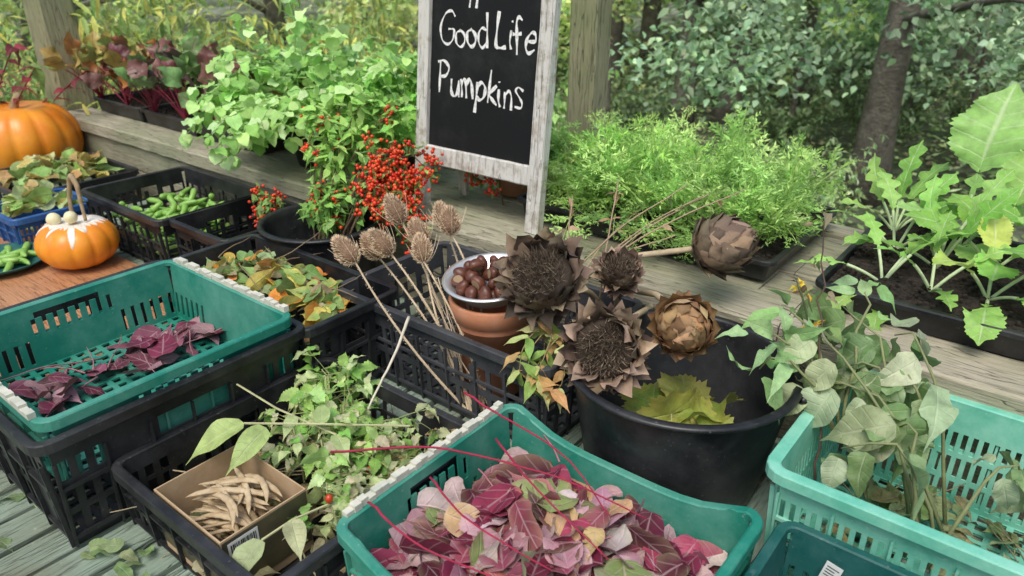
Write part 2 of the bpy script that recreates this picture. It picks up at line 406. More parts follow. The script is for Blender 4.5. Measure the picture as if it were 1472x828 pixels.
def crate(name, s0, s1, t0, t1, z0, H, mat, style, label, group, cat='crate', dip=.0, worn=(), rimw=.014):
    e = empty(name, ((s0+s1)/2, (t0+t1)/2, z0), label, cat, group=group)
    L = s1-s0; D = t1-t0; hx, hy = L/2, D/2; tp = .06; T = .004
    bi = .012
    def dz(x, y):
        u = abs(x)/hx if abs(abs(y)-hy) < abs(abs(x)-hx) else 1
        return -dip*H*max(0., 1-(u*1.15)**4) if abs(x) < hx*.87 and abs(abs(y)-hy) < .04 else 0
    for wi, (p0, p1, out, ln) in enumerate((((-hx+bi, -hy+bi), (hx-bi, -hy+bi), (0, -1), L), ((hx-bi, -hy+bi), (hx-bi, hy-bi), (1, 0), D),
                           ((hx-bi, hy-bi), (-hx+bi, hy-bi), (0, 1), L), ((-hx+bi, hy-bi), (-hx+bi, -hy+bi), (-1, 0), D))):
        longw = wi in (0, 2)
        if style == 'solid':
            n = int(ln/.028); us = [0]
            for k in range(n): us += [(k+.30)/n, (k+.70)/n]
            us.append(1); zs = [0, .12, .5, .56, .82, .92, 1]
            def on(i, j, n=n):
                k = (i-1)//2; hole = i % 2 == 1
                u = (k+.5)/n
                if j == 1 and hole and (u < .28 or u > .72): return False
                if j == 3 and hole and not longw and .32 < u < .68: return False
                if j in (4,) and not longw and .34 < u < .66: return False
                return True
        elif style == 'slots':
            n = int(ln/.034); us = [0]
            for k in range(n): us += [(k+.22)/n, (k+.78)/n]
            us.append(1); zs = [0, .1, .30, .36, .56, .62, .80, 1]
            def on(i, j, n=n):
                k = (i-1)//2; hole = i % 2 == 1; u = (k+.5)/n
                if j == 5 and .36 < u < .64: return False
                if j == 5: return not (hole and (u < .2 or u > .8))
                return not (hole and j in (1, 3) and (k % 6 != 5))
        elif style == 'lattice':
            n = int(ln/.020); us = [0]
            for k in range(n): us += [(k+.25)/n, (k+.75)/n]
            us.append(1); zs = [0, .08, .26, .31, .50, .55, .74, .80, 1]
            on = lambda i, j: not (i % 2 == 1 and j in (1, 3, 5))
        else:
            n = int(ln/.055); us = [0]
            for k in range(n): us += [(k+.14)/n, (k+.86)/n]
            us.append(1); zs = [0, .1, .38, .46, .72, .80, 1]
            def on(i, j, n=n):
                k = (i-1)//2; u = (k+.5)/n
                if j == 4: return not (.3 < u < .7)
                return not (i % 2 == 1 and j in (1, 3))
        def zf(u):
            return 1-(dip*max(0., 1-(abs(2*u-1)*1.15)**4) if longw and abs(2*u-1) < .87 else 0)
        w = MB(); wall(w, p0, p1, H, T, us, zs, on, zf, out, tp)
        P0 = np.array(p0); P1 = np.array(p1); O = np.array(out); tv = (P1-P0)/np.linalg.norm(P1-P0)
        for zz in ((.08, .11), (.545, .575)):
            a_ = P0+O*(tp*zz[0]*H+.0005); b_ = P1+O*(tp*zz[0]*H+.0005); a2 = a_+O*.007; b2 = b_+O*.007
            V = [(*a_, zz[0]*H), (*b_, zz[0]*H), (*b2, zz[0]*H), (*a2, zz[0]*H), (*a_, zz[1]*H), (*b_, zz[1]*H), (*b2, zz[1]*H), (*a2, zz[1]*H)]
            w.add(V, [(0, 1, 2, 3), (4, 7, 6, 5), (0, 4, 5, 1), (2, 6, 7, 3), (0, 3, 7, 4), (1, 5, 6, 2)])
        nr = max(3, int(ln/.10))
        for k in range(nr+1):
            c_ = P0+(P1-P0)*k/nr
            zt = H*.8*(zf(k/nr))
            q0 = c_-tv*.0025+O*.0003; q1 = c_+tv*.0025+O*.0003; ot = O*(tp*zt)
            V = [(*q0, .002), (*q1, .002), (*(q1+O*.009), .002), (*(q0+O*.009), .002), (*(q0+ot), zt), (*(q1+ot), zt), (*(q1+ot+O*.009), zt), (*(q0+ot+O*.009), zt)]
            w.add(V, [(0, 1, 2, 3), (4, 7, 6, 5), (0, 4, 5, 1), (2, 6, 7, 3), (0, 3, 7, 4), (1, 5, 6, 2)])
        w.obj('side_wall', mat, parent=e)
    b = MB()
    nb = int(L/.035); nd = int(D/.035); us = [0]
    for k in range(nb): us += [(k+.2)/nb, (k+.8)/nb]
    us.append(1); vs = [0]
    for k in range(nd): vs += [(k+.2)/nd, (k+.8)/nd]
    vs.append(1)
    g = lambda i, j: 0 <= i < len(us)-1 and 0 <= j < len(vs)-1 and not (i % 2 and j % 2)
    V = [(-hx+bi+.001+(L-2*bi-.002)*u, -hy+bi+.001+(D-2*bi-.002)*v_, z) for z in (.004, .009) for u in us for v_ in vs]
    nu, nv = len(us), len(vs); I = lambda s_, i, j: s_*nu*nv+i*nv+j; F = []
    for i in range(nu-1):
        for j in range(nv-1):
            if not g(i, j): continue
            F.append((I(1, i, j), I(1, i+1, j), I(1, i+1, j+1), I(1, i, j+1)))
            F.append((I(0, i, j), I(0, i, j+1), I(0, i+1, j+1), I(0, i+1, j)))
            if not g(i-1, j): F.append((I(0, i, j), I(1, i, j), I(1, i, j+1), I(0, i, j+1)))
            if not g(i+1, j): F.append((I(0, i+1, j), I(0, i+1, j+1), I(1, i+1, j+1), I(1, i+1, j)))
    b.add(V, F); b.obj('base', mat, parent=e)
    r = MB()
    hw = rimw
    sec = [(-.004, -.004), (-.004, .006), (0, .008), (hw, .008), (hw+.002, .005), (hw+.002, -.016), (hw-.001, -.016), (hw-.001, .001), (.003, .001), (.003, -.004)]
    xo = bi-tp*H
    rim(r, -hx+xo, hx-xo, -hy+xo, hy-xo, H, .022, sec, dz)
    r.obj('rim', mat, parent=e)
    for sd in worn:
        c_ = MB(); ln = (hy if sd == 'x-' else hx)-.02; n = 26; ys = np.linspace(-ln, ln, n+1)
        for k in range(n):
            hh = .016+(.006 if k % 3 else 0)+R.uniform(0, .003); a_ = .018; b_ = .001+R.uniform(0, .003)
            if sd == 'x-': c_.box(-hx+xo-a_, -hx+xo-b_, ys[k], ys[k+1]-.0004, H+.0085, H+hh)
            elif sd == 'y-': c_.box(ys[k], ys[k+1]-.0004, -hy+xo-a_, -hy+xo-b_, H+.0085, H+hh)
            else: c_.box(ys[k], ys[k+1]-.0004, hy-xo+b_, hy-xo+a_, H+.0085, H+hh)
        c_.obj('worn_rim', M_cream, parent=e)
    return e

T0 = .70
# table -----------------------------------------------------------------
tb = empty('slatted_table', (-1.5, .8, 0), 'weathered pale green slatted wooden display table', 'table')
mb = MB(); s = -5.6; k = 0
while s < 1.3:
    mb.plank(s+1.5, s+1.5+.088, -.45-.8, 1.62-.8, T0-.022, T0-.001, axis='y', seg=5, wob=.0012, ch=.003); s += .104
mb.obj('slat_top', M_slat, parent=tb)
for (ls, lt) in ((-5.4, -.3), (-5.4, 1.5), (-2.2, -.3), (-2.2, 1.5), (1.1, -.3), (1.1, 1.5)):
    mb = MB(); mb.plank(ls-.045+1.5, ls+.045+1.5, lt-.045-.8, lt+.045-.8, -.4, T0-.1); mb.obj('leg', M_slatd, parent=tb)
for lt in (-.3, .6, 1.5):
    mb = MB(); mb.plank(-5.55+1.5, 1.25+1.5, lt-.03-.8, lt+.03-.8, T0-.1, T0-.024); mb.obj('rail', M_slatd, parent=tb)

# ledge -----------------------------------------------------------------
lg = empty('timber_ledge', (-1.5, 2., 0), 'raised ledge of weathered timber sleepers behind the table', 'ledge')
mb = MB()
for (y0, y1, dzz) in ((1.665, 1.845, 0), (1.852, 2.03, -.012), (2.037, 2.215, -.014), (2.222, 2.4, -.012), (2.407, 2.50, .0)):
    cuts = [-4.55, -2.3+R.uniform(-.6, .3), -.2+R.uniform(-.5, .2), 1.7]
    for i in range(3): mb.plank(cuts[i]+1.5+.003, cuts[i+1]+1.5, y0-2, y1-2, .93, 1.0+dzz, seg=24, wob=.0012, ch=.008)
mb.obj('top_sleepers', M_ledge, parent=lg)
mb = MB()
for (z0, z1) in ((.80, .925), (.66, .795)):
    mb.plank(-4.5+1.5, 1.7+1.5, 1.69-2, 1.75-2, z0, z1, seg=20)
mb.obj('front_beam', M_ledge, parent=lg)
for ls in (-4.3, -2.2, -.2, 1.5):
    for lt in (1.8, 2.42):
        mb = MB(); mb.plank(ls-.04+1.5, ls+.04+1.5, lt-.04-2, lt+.04-2, -.4, .925); mb.obj('leg', M_slatd, parent=lg)
def post(s_, t_, w, lab, zt=3.4):
    mb = MB(); V = []; sec = [(-1, -.8), (-.8, -1), (.8, -1), (1, -.8), (1, .8), (.8, 1), (-.8, 1), (-1, .8)]
    zs = np.linspace(-.4, zt, 14)
    for z in zs:
        j = R.normal(0, .002, 2)
        for q in sec: V.append((q[0]*w/2+j[0], q[1]*w/2+j[1], z))
    F = [(i*8+j, i*8+(j+1) % 8, (i+1)*8+(j+1) % 8, (i+1)*8+j) for i in range(13) for j in range(8)]+[tuple(range(8))[::-1], tuple(104+j for j in range(8))]
    mb.add(V, F); o = mb.obj('timber_post', M_post, (0, 0, 0)); place(o, (s_, t_, 0)); tag(o, lab, 'post')
post(-4.68, 1.80, .20, 'thick weathered timber post at the end of the ledge')
post(-1.655, 2.575, .125, 'square timber post standing behind the chalkboard')

# crates ----------------------------------------------------------------
GR = 'plastic produce crates on the table'
crate('plastic_crate', -2.12, -1.44, .34, .95, T0, .27, M_black, 'slots', 'deep black plastic crate holding the teal crate', GR)
crate('plastic_crate', -2.12, -1.44, .965, 1.27, T0, .26, M_black, 'slots', 'black plastic crate of yellow and green autumn leaves', GR)
crate('plastic_crate', -2.03, -1.455, .362, .935, .83, .172, M_green, 'solid', 'teal plastic crate stacked on black crate with red leaves', GR, worn=('y-', 'y+'))
crate('plastic_crate', -1.43, -.895, .455, 1.015, T0, .155, M_black, 'slots', 'shallow black plastic crate with cardboard box and rosehip foliage', GR)
crate('plastic_crate', -1.59, -.86, 1.2, 1.64, T0, .25, M_grey, 'open', 'dark grey open sided crate holding teasels and pot', GR)
crate('plastic_crate', -.868, -.295, .60, 1.085, T0, .205, M_green, 'solid', 'teal plastic crate heaped with pink and maroon leaves', GR, dip=.22, worn=('x-',))
crate('plastic_basket', -.305, .33, 1.19, 1.645, T0, .25, M_aqua, 'lattice', 'pale aqua slotted plastic basket full of wilted stems', 'plastic produce crates on the table', 'basket', rimw=.02)
kc = crate('plastic_crate', -.262, .34, .72, 1.165, T0, .155, M_dteal, 'solid', 'dark teal plastic crate with white paper label', GR)
crate('plastic_crate', -3.23, -2.62, 1.2, 1.64, T0, .22, M_black, 'open', 'black open sided crate with green pods', GR)
crate('plastic_crate', -2.60, -2.25, 1.24, 1.62, T0, .22, M_black, 'open', 'small black open sided crate beside black bucket', GR)
crate('plastic_crate', -4.12, -3.60, 1.08, 1.6, T0, .15, M_black, 'open', 'shallow black crate of mixed green leaves', GR)
crate('plastic_crate', -3.57, -3.27, .93, 1.24, T0, .15, M_blue, 'lattice', 'small blue slotted plastic crate', GR)
mb = MB(); mb.box(-.015, .015, -.0004, .0004, -.022, .022); lo = mb.obj('paper_label', M_label, parent=kc)
lo.rotation_euler = (0, .2, 0); lo.location = (-.205, .196, .115)
mb = MB()
for k, w_ in enumerate((.022, .016, .020, .012)): mb.box(-.011, -.011+w_, -.0010, -.0006, .011-k*.007, .013-k*.007)
l2 = mb.obj('printed_text', M_ink, parent=lo)

# bins ------------------------------------------------------------------
def tub(name, s_, t_, z0, r, H, label, hr):
    e = empty(name, (s_, t_, z0), label, 'bin'); mb = MB(); rb = r*.80
    prof = [(.001, 0), (rb*.96, 0), (rb, .008)]
    for k in range(1, 9): prof.append((rb+(r-rb)*k/9, H*k/9))
    prof += [(r*.985, H*.93), (r*.99, H*.955), (r+.004, H*.96), (r+.012, H*.965), (r+.015, H*.985), (r+.011, H), (r-.002, H+.002), (r-.007, H-.006), (r*.965, H*.9), (rb*.95, .02), (.001, .012)]
    mb.lathe(prof, 72); mb.obj('body', M_black, parent=e, smooth=True)
    for sg in (-1, 1):
        mb = MB(); a0 = hr
        pts = [((r+.014)*math.cos(a0+q)*sg+ (.028*math.sin((q+.22)/.44*math.pi))*math.cos(a0)*sg, (r+.014)*math.sin(a0+q)*sg+(.028*math.sin((q+.22)/.44*math.pi))*math.sin(a0)*sg, H*.95-.02*math.sin((q+.22)/.44*math.pi)) for q in np.linspace(-.22, .22, 9)]
        mb.tube(pts, .008, 8); mb.obj('handle', M_black, parent=e, smooth=True)
    return e
tub('black_bin', -.592, 1.352, T0, .247, .305, 'large round black plastic tub with vine leaves inside', .35)
tub('black_bin', -2.0, 1.46, T0, .195, .295, 'round black plastic bucket holding berry branches', .4)

# ------------------------------------------------------------------ wooden board, plate, pumpkins
mb = MB(); mb.plank(-3.7, -2.16, .2, 1.16, T0+.002, T0+.02, seg=6, wob=.0005)
tag(mb.obj('serving_board', M_ply, (-2.9, .7, T0)), 'smooth orange brown wooden board on the table', 'board')
def pumpkin(name, s_, t_, z, r, h, nr, label):
    e = empty(name, (s_, t_, z), label, 'pumpkin')
    def surf(a, th, off=1.0):
        rib = 1-.055*(1-abs(math.sin(a*nr/2))**.7)
        rr = r*math.sin(th)**.8*rib*off
        zz = h*.5+h*.5*math.cos(th)*(1-.22*math.exp(-(th/.45)**2))*off
        return rr*math.cos(a), rr*math.sin(a), zz
    mb = MB(); V = []; n = 112; mth = 26
    for i in range(mth+1):
        th = .02+(math.pi-.04)*i/mth
        for j in range(n): V.append(surf(2*math.pi*j/n, th))
    F = [(i*n+j, (i+1)*n+j, (i+1)*n+(j+1) % n, i*n+(j+1) % n) for i in range(mth) for j in range(n)]
    mb.add(V, F); mb.obj('body', M_pump, parent=e, smooth=True)
    return e, surf
pe, sf = pumpkin('pumpkin', -4.45, 1.42, T0+.002, .285, .42, 14, 'large ribbed orange pumpkin beside timber post')
mb = MB(); mb.tube([(0, 0, .33), (.01, 0, .38), (.03, .01, .42), (.06, .02, .44)], [.035, .022, .018, .022], 8); mb.obj('stalk', M_stalk, parent=pe, smooth=True)
pe, sf = pumpkin('pumpkin', -2.95, 1.03, T0+.02, .145, .19, 12, 'small orange pumpkin with white wax drips on board')
mb = MB(); n = 200
rr2 = np.random.default_rng(5); dr = .20+.35*rr2.random(60)+1.15*rr2.random(60)**3.2
lim = [np.interp(j/n*60, range(61), list(dr)+[dr[0]]) for j in range(n)]
V = []
for i in range(15):
    for j in range(n): V.append(sf(2*math.pi*j/n, .05+lim[j]*i/14, (1.018+.012*math.sin(i*1.3+j*.31)*math.sin(j*.17)) if i < 14 else .99))
F = [(i*n+j, (i+1)*n+j, (i+1)*n+(j+1) % n, i*n+(j+1) % n) for i in range(14) for j in range(n)]
mb.add(V, F); mb.obj('wax_drips', M_wax, parent=pe, smooth=True)
for q, r_ in (((-.035, -.05, .190), .026), ((.02, -.01, .20), .024)):
    mb = MB(); mb.blobs([q], [r_], (1, 1, 1), rings=10, seg=14); mb.obj('wax_ball', M_waxy, parent=pe, smooth=True)
mb = MB()
pts = [(-.05, .02, .17), (-.055, .03, .25), (-.04, .04, .32), (-.01, .04, .345), (.02, .04, .31), (.03, .035, .25), (.045, .03, .18)]
q = np.array(pts); tt = np.linspace(0, 6, 30); pp = np.stack([np.interp(tt, range(7), q[:, k]) for k in range(3)], 1)
mb.tube(pp, np.interp(tt, [0, 3, 6], [.007, .011, .006]), 8); mb.obj('looped_stalk', M_stalk, parent=pe, smooth=True)
mb = MB(); mb.lathe([(.001, 0), (.11, 0), (.135, .012), (.165, .03), (.168, .034), (.163, .034), (.13, .018), (.1, .008), (.001, .006)], 60)
tag(mb.obj('plate', M_dteal, (0, 0, 0), smooth=True), 'round dark dish of green pods on board', 'plate')
bpy.data.objects['plate'].location = (*ST(-3.17, .83), T0+.022)

def sharemesh(mb, name, mat): 
    o = mb.obj(name, mat, smooth=True); me = o.data; bpy.data.objects.remove(o); return me
podm = []
for k in range(3):
    mb = MB(); L = .07+.014*k; t_ = np.linspace(-1, 1, 9)
    mb.tube(np.stack([t_*L/2, .012*(1-t_**2)*(k-.5), 0*t_], 1), .012*np.sqrt(np.maximum(.02, 1-t_**4))*(1-.3*t_), 8); podm.append(sharemesh(mb, 'green_pod', M_pod))
def scatter(meshes, name, n, fn, label, cat, group, tilt=.35):
    for k in range(n):
        o = bpy.data.objects.new(name, meshes[k % len(meshes)]); COL.objects.link(o)
        s_, t_, z = fn(k); x, y = ST(s_, t_); o.location = (x, y, z)
        o.rotation_euler = (R.normal(0, tilt), R.normal(0, tilt), R.uniform(0, 6.28)); tag(o, label, cat, group)
def pc(k):
    s_ = R.uniform(-3.12, -2.70); t_ = R.uniform(1.25, 1.57)
    return (s_, t_, T0+.02+.14*(k/130)+R.uniform(0, .02))
scatter(podm, 'green_pod', 130, pc, 'small green pepper pod in black crate', 'pod', 'green pods heaped in a black crate')
def pl(k):
    r = .11*math.sqrt((k % 16+.5)/16); a = k*2.4; return (-3.17+r*math.cos(a), .83+r*math.sin(a), T0+.045+.014*(k//16))
scatter(podm, 'green_pod', 26, pl, 'small green pepper pod on a dark plate', 'pod', 'green pods on a plate', .2)

# ------------------------------------------------------------------ chalkboard
cb = empty('chalkboard_sign', (-1.872, 1.80, 1.0), 'freestanding chalkboard in flaking white wooden frame', 'chalkboard sign')
LEAN = math.radians(6); W = .555; HB = 1.08
def lean_obj(mb, name, mat, lean=LEAN, yoff=0, par=None, smooth=False):
    o = mb.obj(name, mat, parent=par or cb, smooth=smooth)
    if par is None: o.rotation_euler = (-lean, 0, 0); o.location = (0, yoff, 0)
    return o
mb = MB()
def vplank(mb, x0, x1, y0, y1, z0, z1, seg=12, ch=.003):
    V = []; sec = [(x0+ch, y0), (x1-ch, y0), (x1, y0+ch), (x1, y1-ch), (x1-ch, y1), (x0+ch, y1), (x0, y1-ch), (x0, y0+ch)]
    for i in range(seg+1):
        z = z0+(z1-z0)*i/seg
        for q in sec: V.append((q[0]+R.normal(0, .0006), q[1]+R.normal(0, .0006), z))
    F = [(i*8+j, i*8+(j+1) % 8, (i+1)*8+(j+1) % 8, (i+1)*8+j) for i in range(seg) for j in range(8)]+[tuple(range(8))[::-1], tuple(seg*8+j for j in range(8))]
    mb.add(V, F)
vplank(mb, 0, .050, -.018, .018, .002, HB); vplank(mb, W-.052, W, -.018, .018, .002, HB)
mb.plank(.0505, W-.0525, -.0135, .0135, .150, .215, wob=.0005); mb.plank(.0505, W-.0525, -.0135, .0135, HB-.06, HB-.002, wob=.0005)
lean_obj(mb, 'front_frame', M_frame)
mb = MB(); mb.box(.0507, W-.0527, -.001, .005, .2155, HB-.0605); bo = lean_obj(mb, 'slate', M_slate)
mb = MB(); vplank(mb, .060, .097, -.011, .011, .002, HB-.02); vplank(mb, W-.140, W-.100, -.011, .011, .002, HB-.02)
mb.plank(.098, W-.141, -.0095, .0095, .24, .29, wob=.0005); mb.plank(.098, W-.141, -.0095, .0095, .93, .99, wob=.0005)
lean_obj(mb, 'rear_frame', M_frame, -math.radians(1), .165)
GL = {'G': ([[(.75, .85), (.55, 1), (.25, .9), (.08, .5), (.2, .1), (.5, 0), (.72, .15), (.74, .45), (.45, .47)]], .88),
 'o': ([[(.27, .55), (.05, .42), (.05, .15), (.25, 0), (.45, .15), (.42, .42), (.22, .56)]], .54),
 'd': ([[(.42, .5), (.22, .55), (.05, .4), (.05, .12), (.22, 0), (.42, .15)], [(.46, 1.02), (.44, .5), (.46, 0)]], .62),
 'L': ([[(.12, 1), (.08, .5), (.08, .05), (.3, .0), (.55, .04)]], .62), 'i': ([[(.1, .52), (.09, .2), (.12, 0)], [(.12, .74), (.13, .78)]], .26),
 'f': ([[(.45, .95), (.3, 1.02), (.18, .85), (.17, .4), (.16, -.12)], [(.0, .5), (.2, .53), (.4, .54)]], .46),
 'e': ([[(.06, .3), (.42, .34), (.38, .52), (.22, .58), (.06, .42), (.06, .15), (.22, 0), (.44, .1)]], .5),
 'P': ([[(.12, .98), (.1, .5), (.08, 0)], [(.0, .95), (.3, 1.02), (.52, .82), (.4, .56), (.1, .48)]], .6),
 'u': ([[(.05, .5), (.06, .14), (.2, 0), (.36, .14), (.4, .5)], [(.4, .5), (.4, .2), (.45, 0)]], .52),
 'm': ([[(.05, .5), (.06, .2), (.05, 0)], [(.05, .35), (.18, .54), (.28, .4), (.28, 0)], [(.28, .35), (.42, .54), (.54, .4), (.55, 0)]], .66),
 'p': ([[(.08, .52), (.08, .1), (.06, -.42)], [(.08, .4), (.25, .56), (.42, .4), (.4, .12), (.22, 0), (.08, .1)]], .52),
 'k': ([[(.08, .98), (.08, .5), (.08, 0)], [(.4, .56), (.12, .28), (.25, .14), (.44, 0)]], .48),
 'n': ([[(.06, .5), (.06, .2), (.06, 0)], [(.06, .35), (.22, .54), (.36, .4), (.38, 0)]], .47),
 's': ([[(.38, .5), (.2, .58), (.06, .45), (.2, .3), (.36, .2), (.3, .03), (.04, .03)]], .42), ' ': ([], .16),
 '#': ([[(.15, 0), (.25, 1)], [(.45, 0), (.55, 1)], [(0, .35), (.7, .38)], [(.02, .68), (.72, .7)]], .8)}
def catmull(p, n=7):
    p = [np.array(q, float) for q in p]
    if len(p) == 2: return np.array([p[0]+(p[1]-p[0])*i/6 for i in range(7)])
    p = [2*p[0]-p[1]]+p+[2*p[-1]-p[-2]]; o = []
    for i in range(1, len(p)-2):
        for k in range(n):
            t = k/n; o.append(.5*((2*p[i])+(-p[i-1]+p[i+1])*t+(2*p[i-1]-5*p[i]+4*p[i+1]-p[i+2])*t*t+(-p[i-1]+3*p[i]-3*p[i+1]+p[i+2])*t**3))
    o.append(p[-2]); return np.array(o)
RW = np.random.default_rng(11)
def write(mb, txt, x0, z0, sx, sz, slope, wd=.0048):
    x = x0
    for ch in txt:
        strokes, w = GL[ch]; yo = RW.normal(0, .003); sh = RW.normal(0, .06); hs = RW.uniform(.93, 1.08)
        for st_ in strokes:
            c_ = catmull([(q[0]*sx+x+sh*q[1]*sz+RW.normal(0, .001), q[1]*sz*hs+z0+yo+slope*(q[0]*sx+x-x0)+RW.normal(0, .0012)) for q in st_])
            T = np.gradient(c_, axis=0); T /= np.linalg.norm(T, axis=1)[:, None]+1e-9; Nn = np.stack([-T[:, 1], T[:, 0]], 1)
            ww = wd*RW.uniform(.75, 1.2)*(.85+.35*np.sin(np.arange(len(c_))*.5+RW.uniform(0, 6)))*.75
            A = c_+Nn*ww[:, None]; B = c_-Nn*ww[:, None]; k = len(c_)
            yy = -.0016-.0002*RW.random()
            V = [(a_[0], yy, a_[1]) for a_ in A]+[(b_[0], yy, b_[1]) for b_ in B]
            mb.add(V, [(i, i+1, k+i+1, k+i) for i in range(k-1)])
        x += w*sx
mb = MB(); write(mb, 'Good Life', .082, .555, .088, .10, .0, .0064); write(mb, 'Pumpkins', .085, .40, .094, .105, -.05, .0064); write(mb, '#', .20, .672, .09, .09, 0, .0064)
lean_obj(mb, 'chalk_writing', M_chalkw)

# ------------------------------------------------------------------ planter trays
def tray(name, s0, s1, t0, t1, z0, H, label, fill=.75, grp='black planting trays on the ledge'):
    e = empty(name, ((s0+s1)/2, (t0+t1)/2, z0), label, 'planting tray', group=grp)
    hx, hy = (s1-s0)/2, (t1-t0)/2
    mb = MB(); sec = [(-.001, 0), (.012, 0), (.014, -.004), (.014, -.014), (.011, -.014), (.011, -.004), (.0, -.004), (-.012, -H+.004), (-.0135, -H+.004), (-.0025, -.003)]
    rim(mb, -hx, hx, -hy, hy, H, .02, sec)
    mb.box(-hx+.014, hx-.014, -hy+.014, hy-.014, .003, .006); mb.obj('shell', M_black, parent=e)
    mb = MB(); n = 40; V = []
    for i in range(n+1):
        for j in range(n+1):
            V.append((-hx+.010+(2*hx-.02)*i/n, -hy+.010+(2*hy-.02)*j/n, H*fill+R.normal(0, .004)+.008*math.sin(i*.7)*math.cos(j*.5)))
    mb.add(V, [(i*(n+1)+j, (i+1)*(n+1)+j, (i+1)*(n+1)+j+1, i*(n+1)+j+1) for i in range(n) for j in range(n)])
    nb = 1400; mb.blobs(np.stack([R.uniform(-hx+.015, hx-.015, nb), R.uniform(-hy+.015, hy-.015, nb), H*fill+R.uniform(-.004, .012, nb)], 1), R.uniform(.002, .0085, nb), (1, 1, 1), .8, 3, 5)
    mb.obj('soil', M_soil, parent=e)
    return e
for k in range(3): tray('planting_tray', -4.42+k*.52, -3.93+k*.52, 1.82, 2.2, 1.0, .08, 'black seed tray planted with young beet')
tray('planting_tray', -1.48, -1.07, 1.90, 2.38, 1.0, .07, 'black tray of carrot seedlings')
tray('planting_tray', -1.04, -.60, 1.88, 2.44, 1.0, .07, 'black tray of carrot seedlings')
tray('planting_tray', -.45, .34, 1.82, 2.44, 1.0, .075, 'black tray of dark soil with salad plants', .85)

def fronds(mb, bases, dirs, lens, pal, rng=R):
    PP = []; DD = []; NN = []; LL = []; WW = []; CC = []
    for p, d, ln in zip(bases, dirs, lens):
        pts = stem(p, d, ln, 1.15, 14, .04, rng); col = pick(pal, 1, .25, rng)[0]
        mb.tube(pts, np.linspace(.0026, .0007, 15), 3, np.array([.36, .48, .15]), cap=False)
        for i in range(5, 15):
            t = nrm(pts[i]-pts[i-1]); side = nrm(np.cross(t, UP)+rng.normal(0, .25, 3)); nn = np.cross(side, t)
            f = (i-5)/9; pl_ = ln*.29*math.sin(math.pi*min(1, f*.66+.30))
            for sg in (-1, 1):
                pd = nrm(side*sg+t*.55+rng.normal(0, .22, 3)); q = nrm(np.cross(pd, nn)); m_ = 5
                for j in range(1, m_+1):
                    b_ = pts[i]+pd*pl_*j/m_
                    for s2 in (-1, 0, 1):
                        PP.append(b_); DD.append(nrm(pd*.8+q*s2*.9+rng.normal(0, .3, 3))); NN.append(nn+rng.normal(0, .5, 3))
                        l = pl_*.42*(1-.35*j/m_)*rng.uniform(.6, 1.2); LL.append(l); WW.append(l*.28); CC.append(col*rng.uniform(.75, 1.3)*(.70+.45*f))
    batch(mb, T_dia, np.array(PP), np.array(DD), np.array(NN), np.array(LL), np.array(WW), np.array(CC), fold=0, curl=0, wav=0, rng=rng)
for (s0, s1, n, org) in ((-1.45, -1.08, 80, -1.26), (-1.03, -.66, 92, -.85)):
    mb = MB(); B = []; D = []; Ls = []
    for k in range(n):
        s_ = R.uniform(s0, s1); t_ = R.uniform(1.93, 2.38); B.append((s_, t_, 1.05))
        ds = (s_-org)/.3; dt = (t_-2.17)/.3; fr = k % 7 == 0
        D.append((ds*.25+R.normal(0, .28), (dt*.3-.15 if not fr else -1.0)+R.normal(0, .28), 1. if not fr else .8)); Ls.append(R.uniform(.18, .325))
    fronds(mb, B, D, Ls, [(.27, .46, .12), (.36, .56, .17), (.44, .62, .22), (.19, .36, .09)])
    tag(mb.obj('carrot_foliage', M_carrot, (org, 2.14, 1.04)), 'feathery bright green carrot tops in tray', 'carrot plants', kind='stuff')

# beet plants
BPG = [(.12, .24, .07), (.16, .30, .09), (.10, .18, .06), (.14, .06, .05), (.09, .16, .06)]
BPR = [(.08, .10, .05), (.10, .03, .035), (.13, .04, .045), (.14, .24, .07), (.22, .12, .05), (.06, .04, .04)]
BPO = [(.38, .17, .05), (.22, .26, .07), (.30, .22, .06), (.20, .08, .04)]
for k in range(17):
    s_ = -4.40+k*.097; t_ = 1.95+.10*((k*7) % 3-1); mb = MB(); A = Acc()
    for j in range(14):
        a = R.uniform(0, 6.28); tl = R.uniform(.1, .7); d = np.array([math.cos(a)*tl, math.sin(a)*tl, 1.]); ln = R.uniform(.10, .27)
        p = stem((s_, t_, 1.06), d, ln, .5, 5); mb.tube(p, .0028, 4, (.20, .03, .05), cap=False)
        dd = nrm(p[-1]-p[-2]); l = R.uniform(.10, .17); pal = [BPG, BPR, BPG][k % 3] if k > 3 else BPO
        A.a(p[-1], dd, nrm(UP*.3-dd*.2+R.normal(0, .45, 3)), l, l*.66, pick(pal, 1)[0])
    A.flush(mb, T_beet, fold=.1, curl=.25, wav=.28, ruf=.05)
    tag(mb.obj('beet_plant', M_beet, (s_, t_, 1.05), smooth=True), 'young beet with coppery red leaves in seed tray' if k <= 3 else 'young beet with dark maroon and green leaves in tray', 'beet plant', 'beet plants in seed trays')

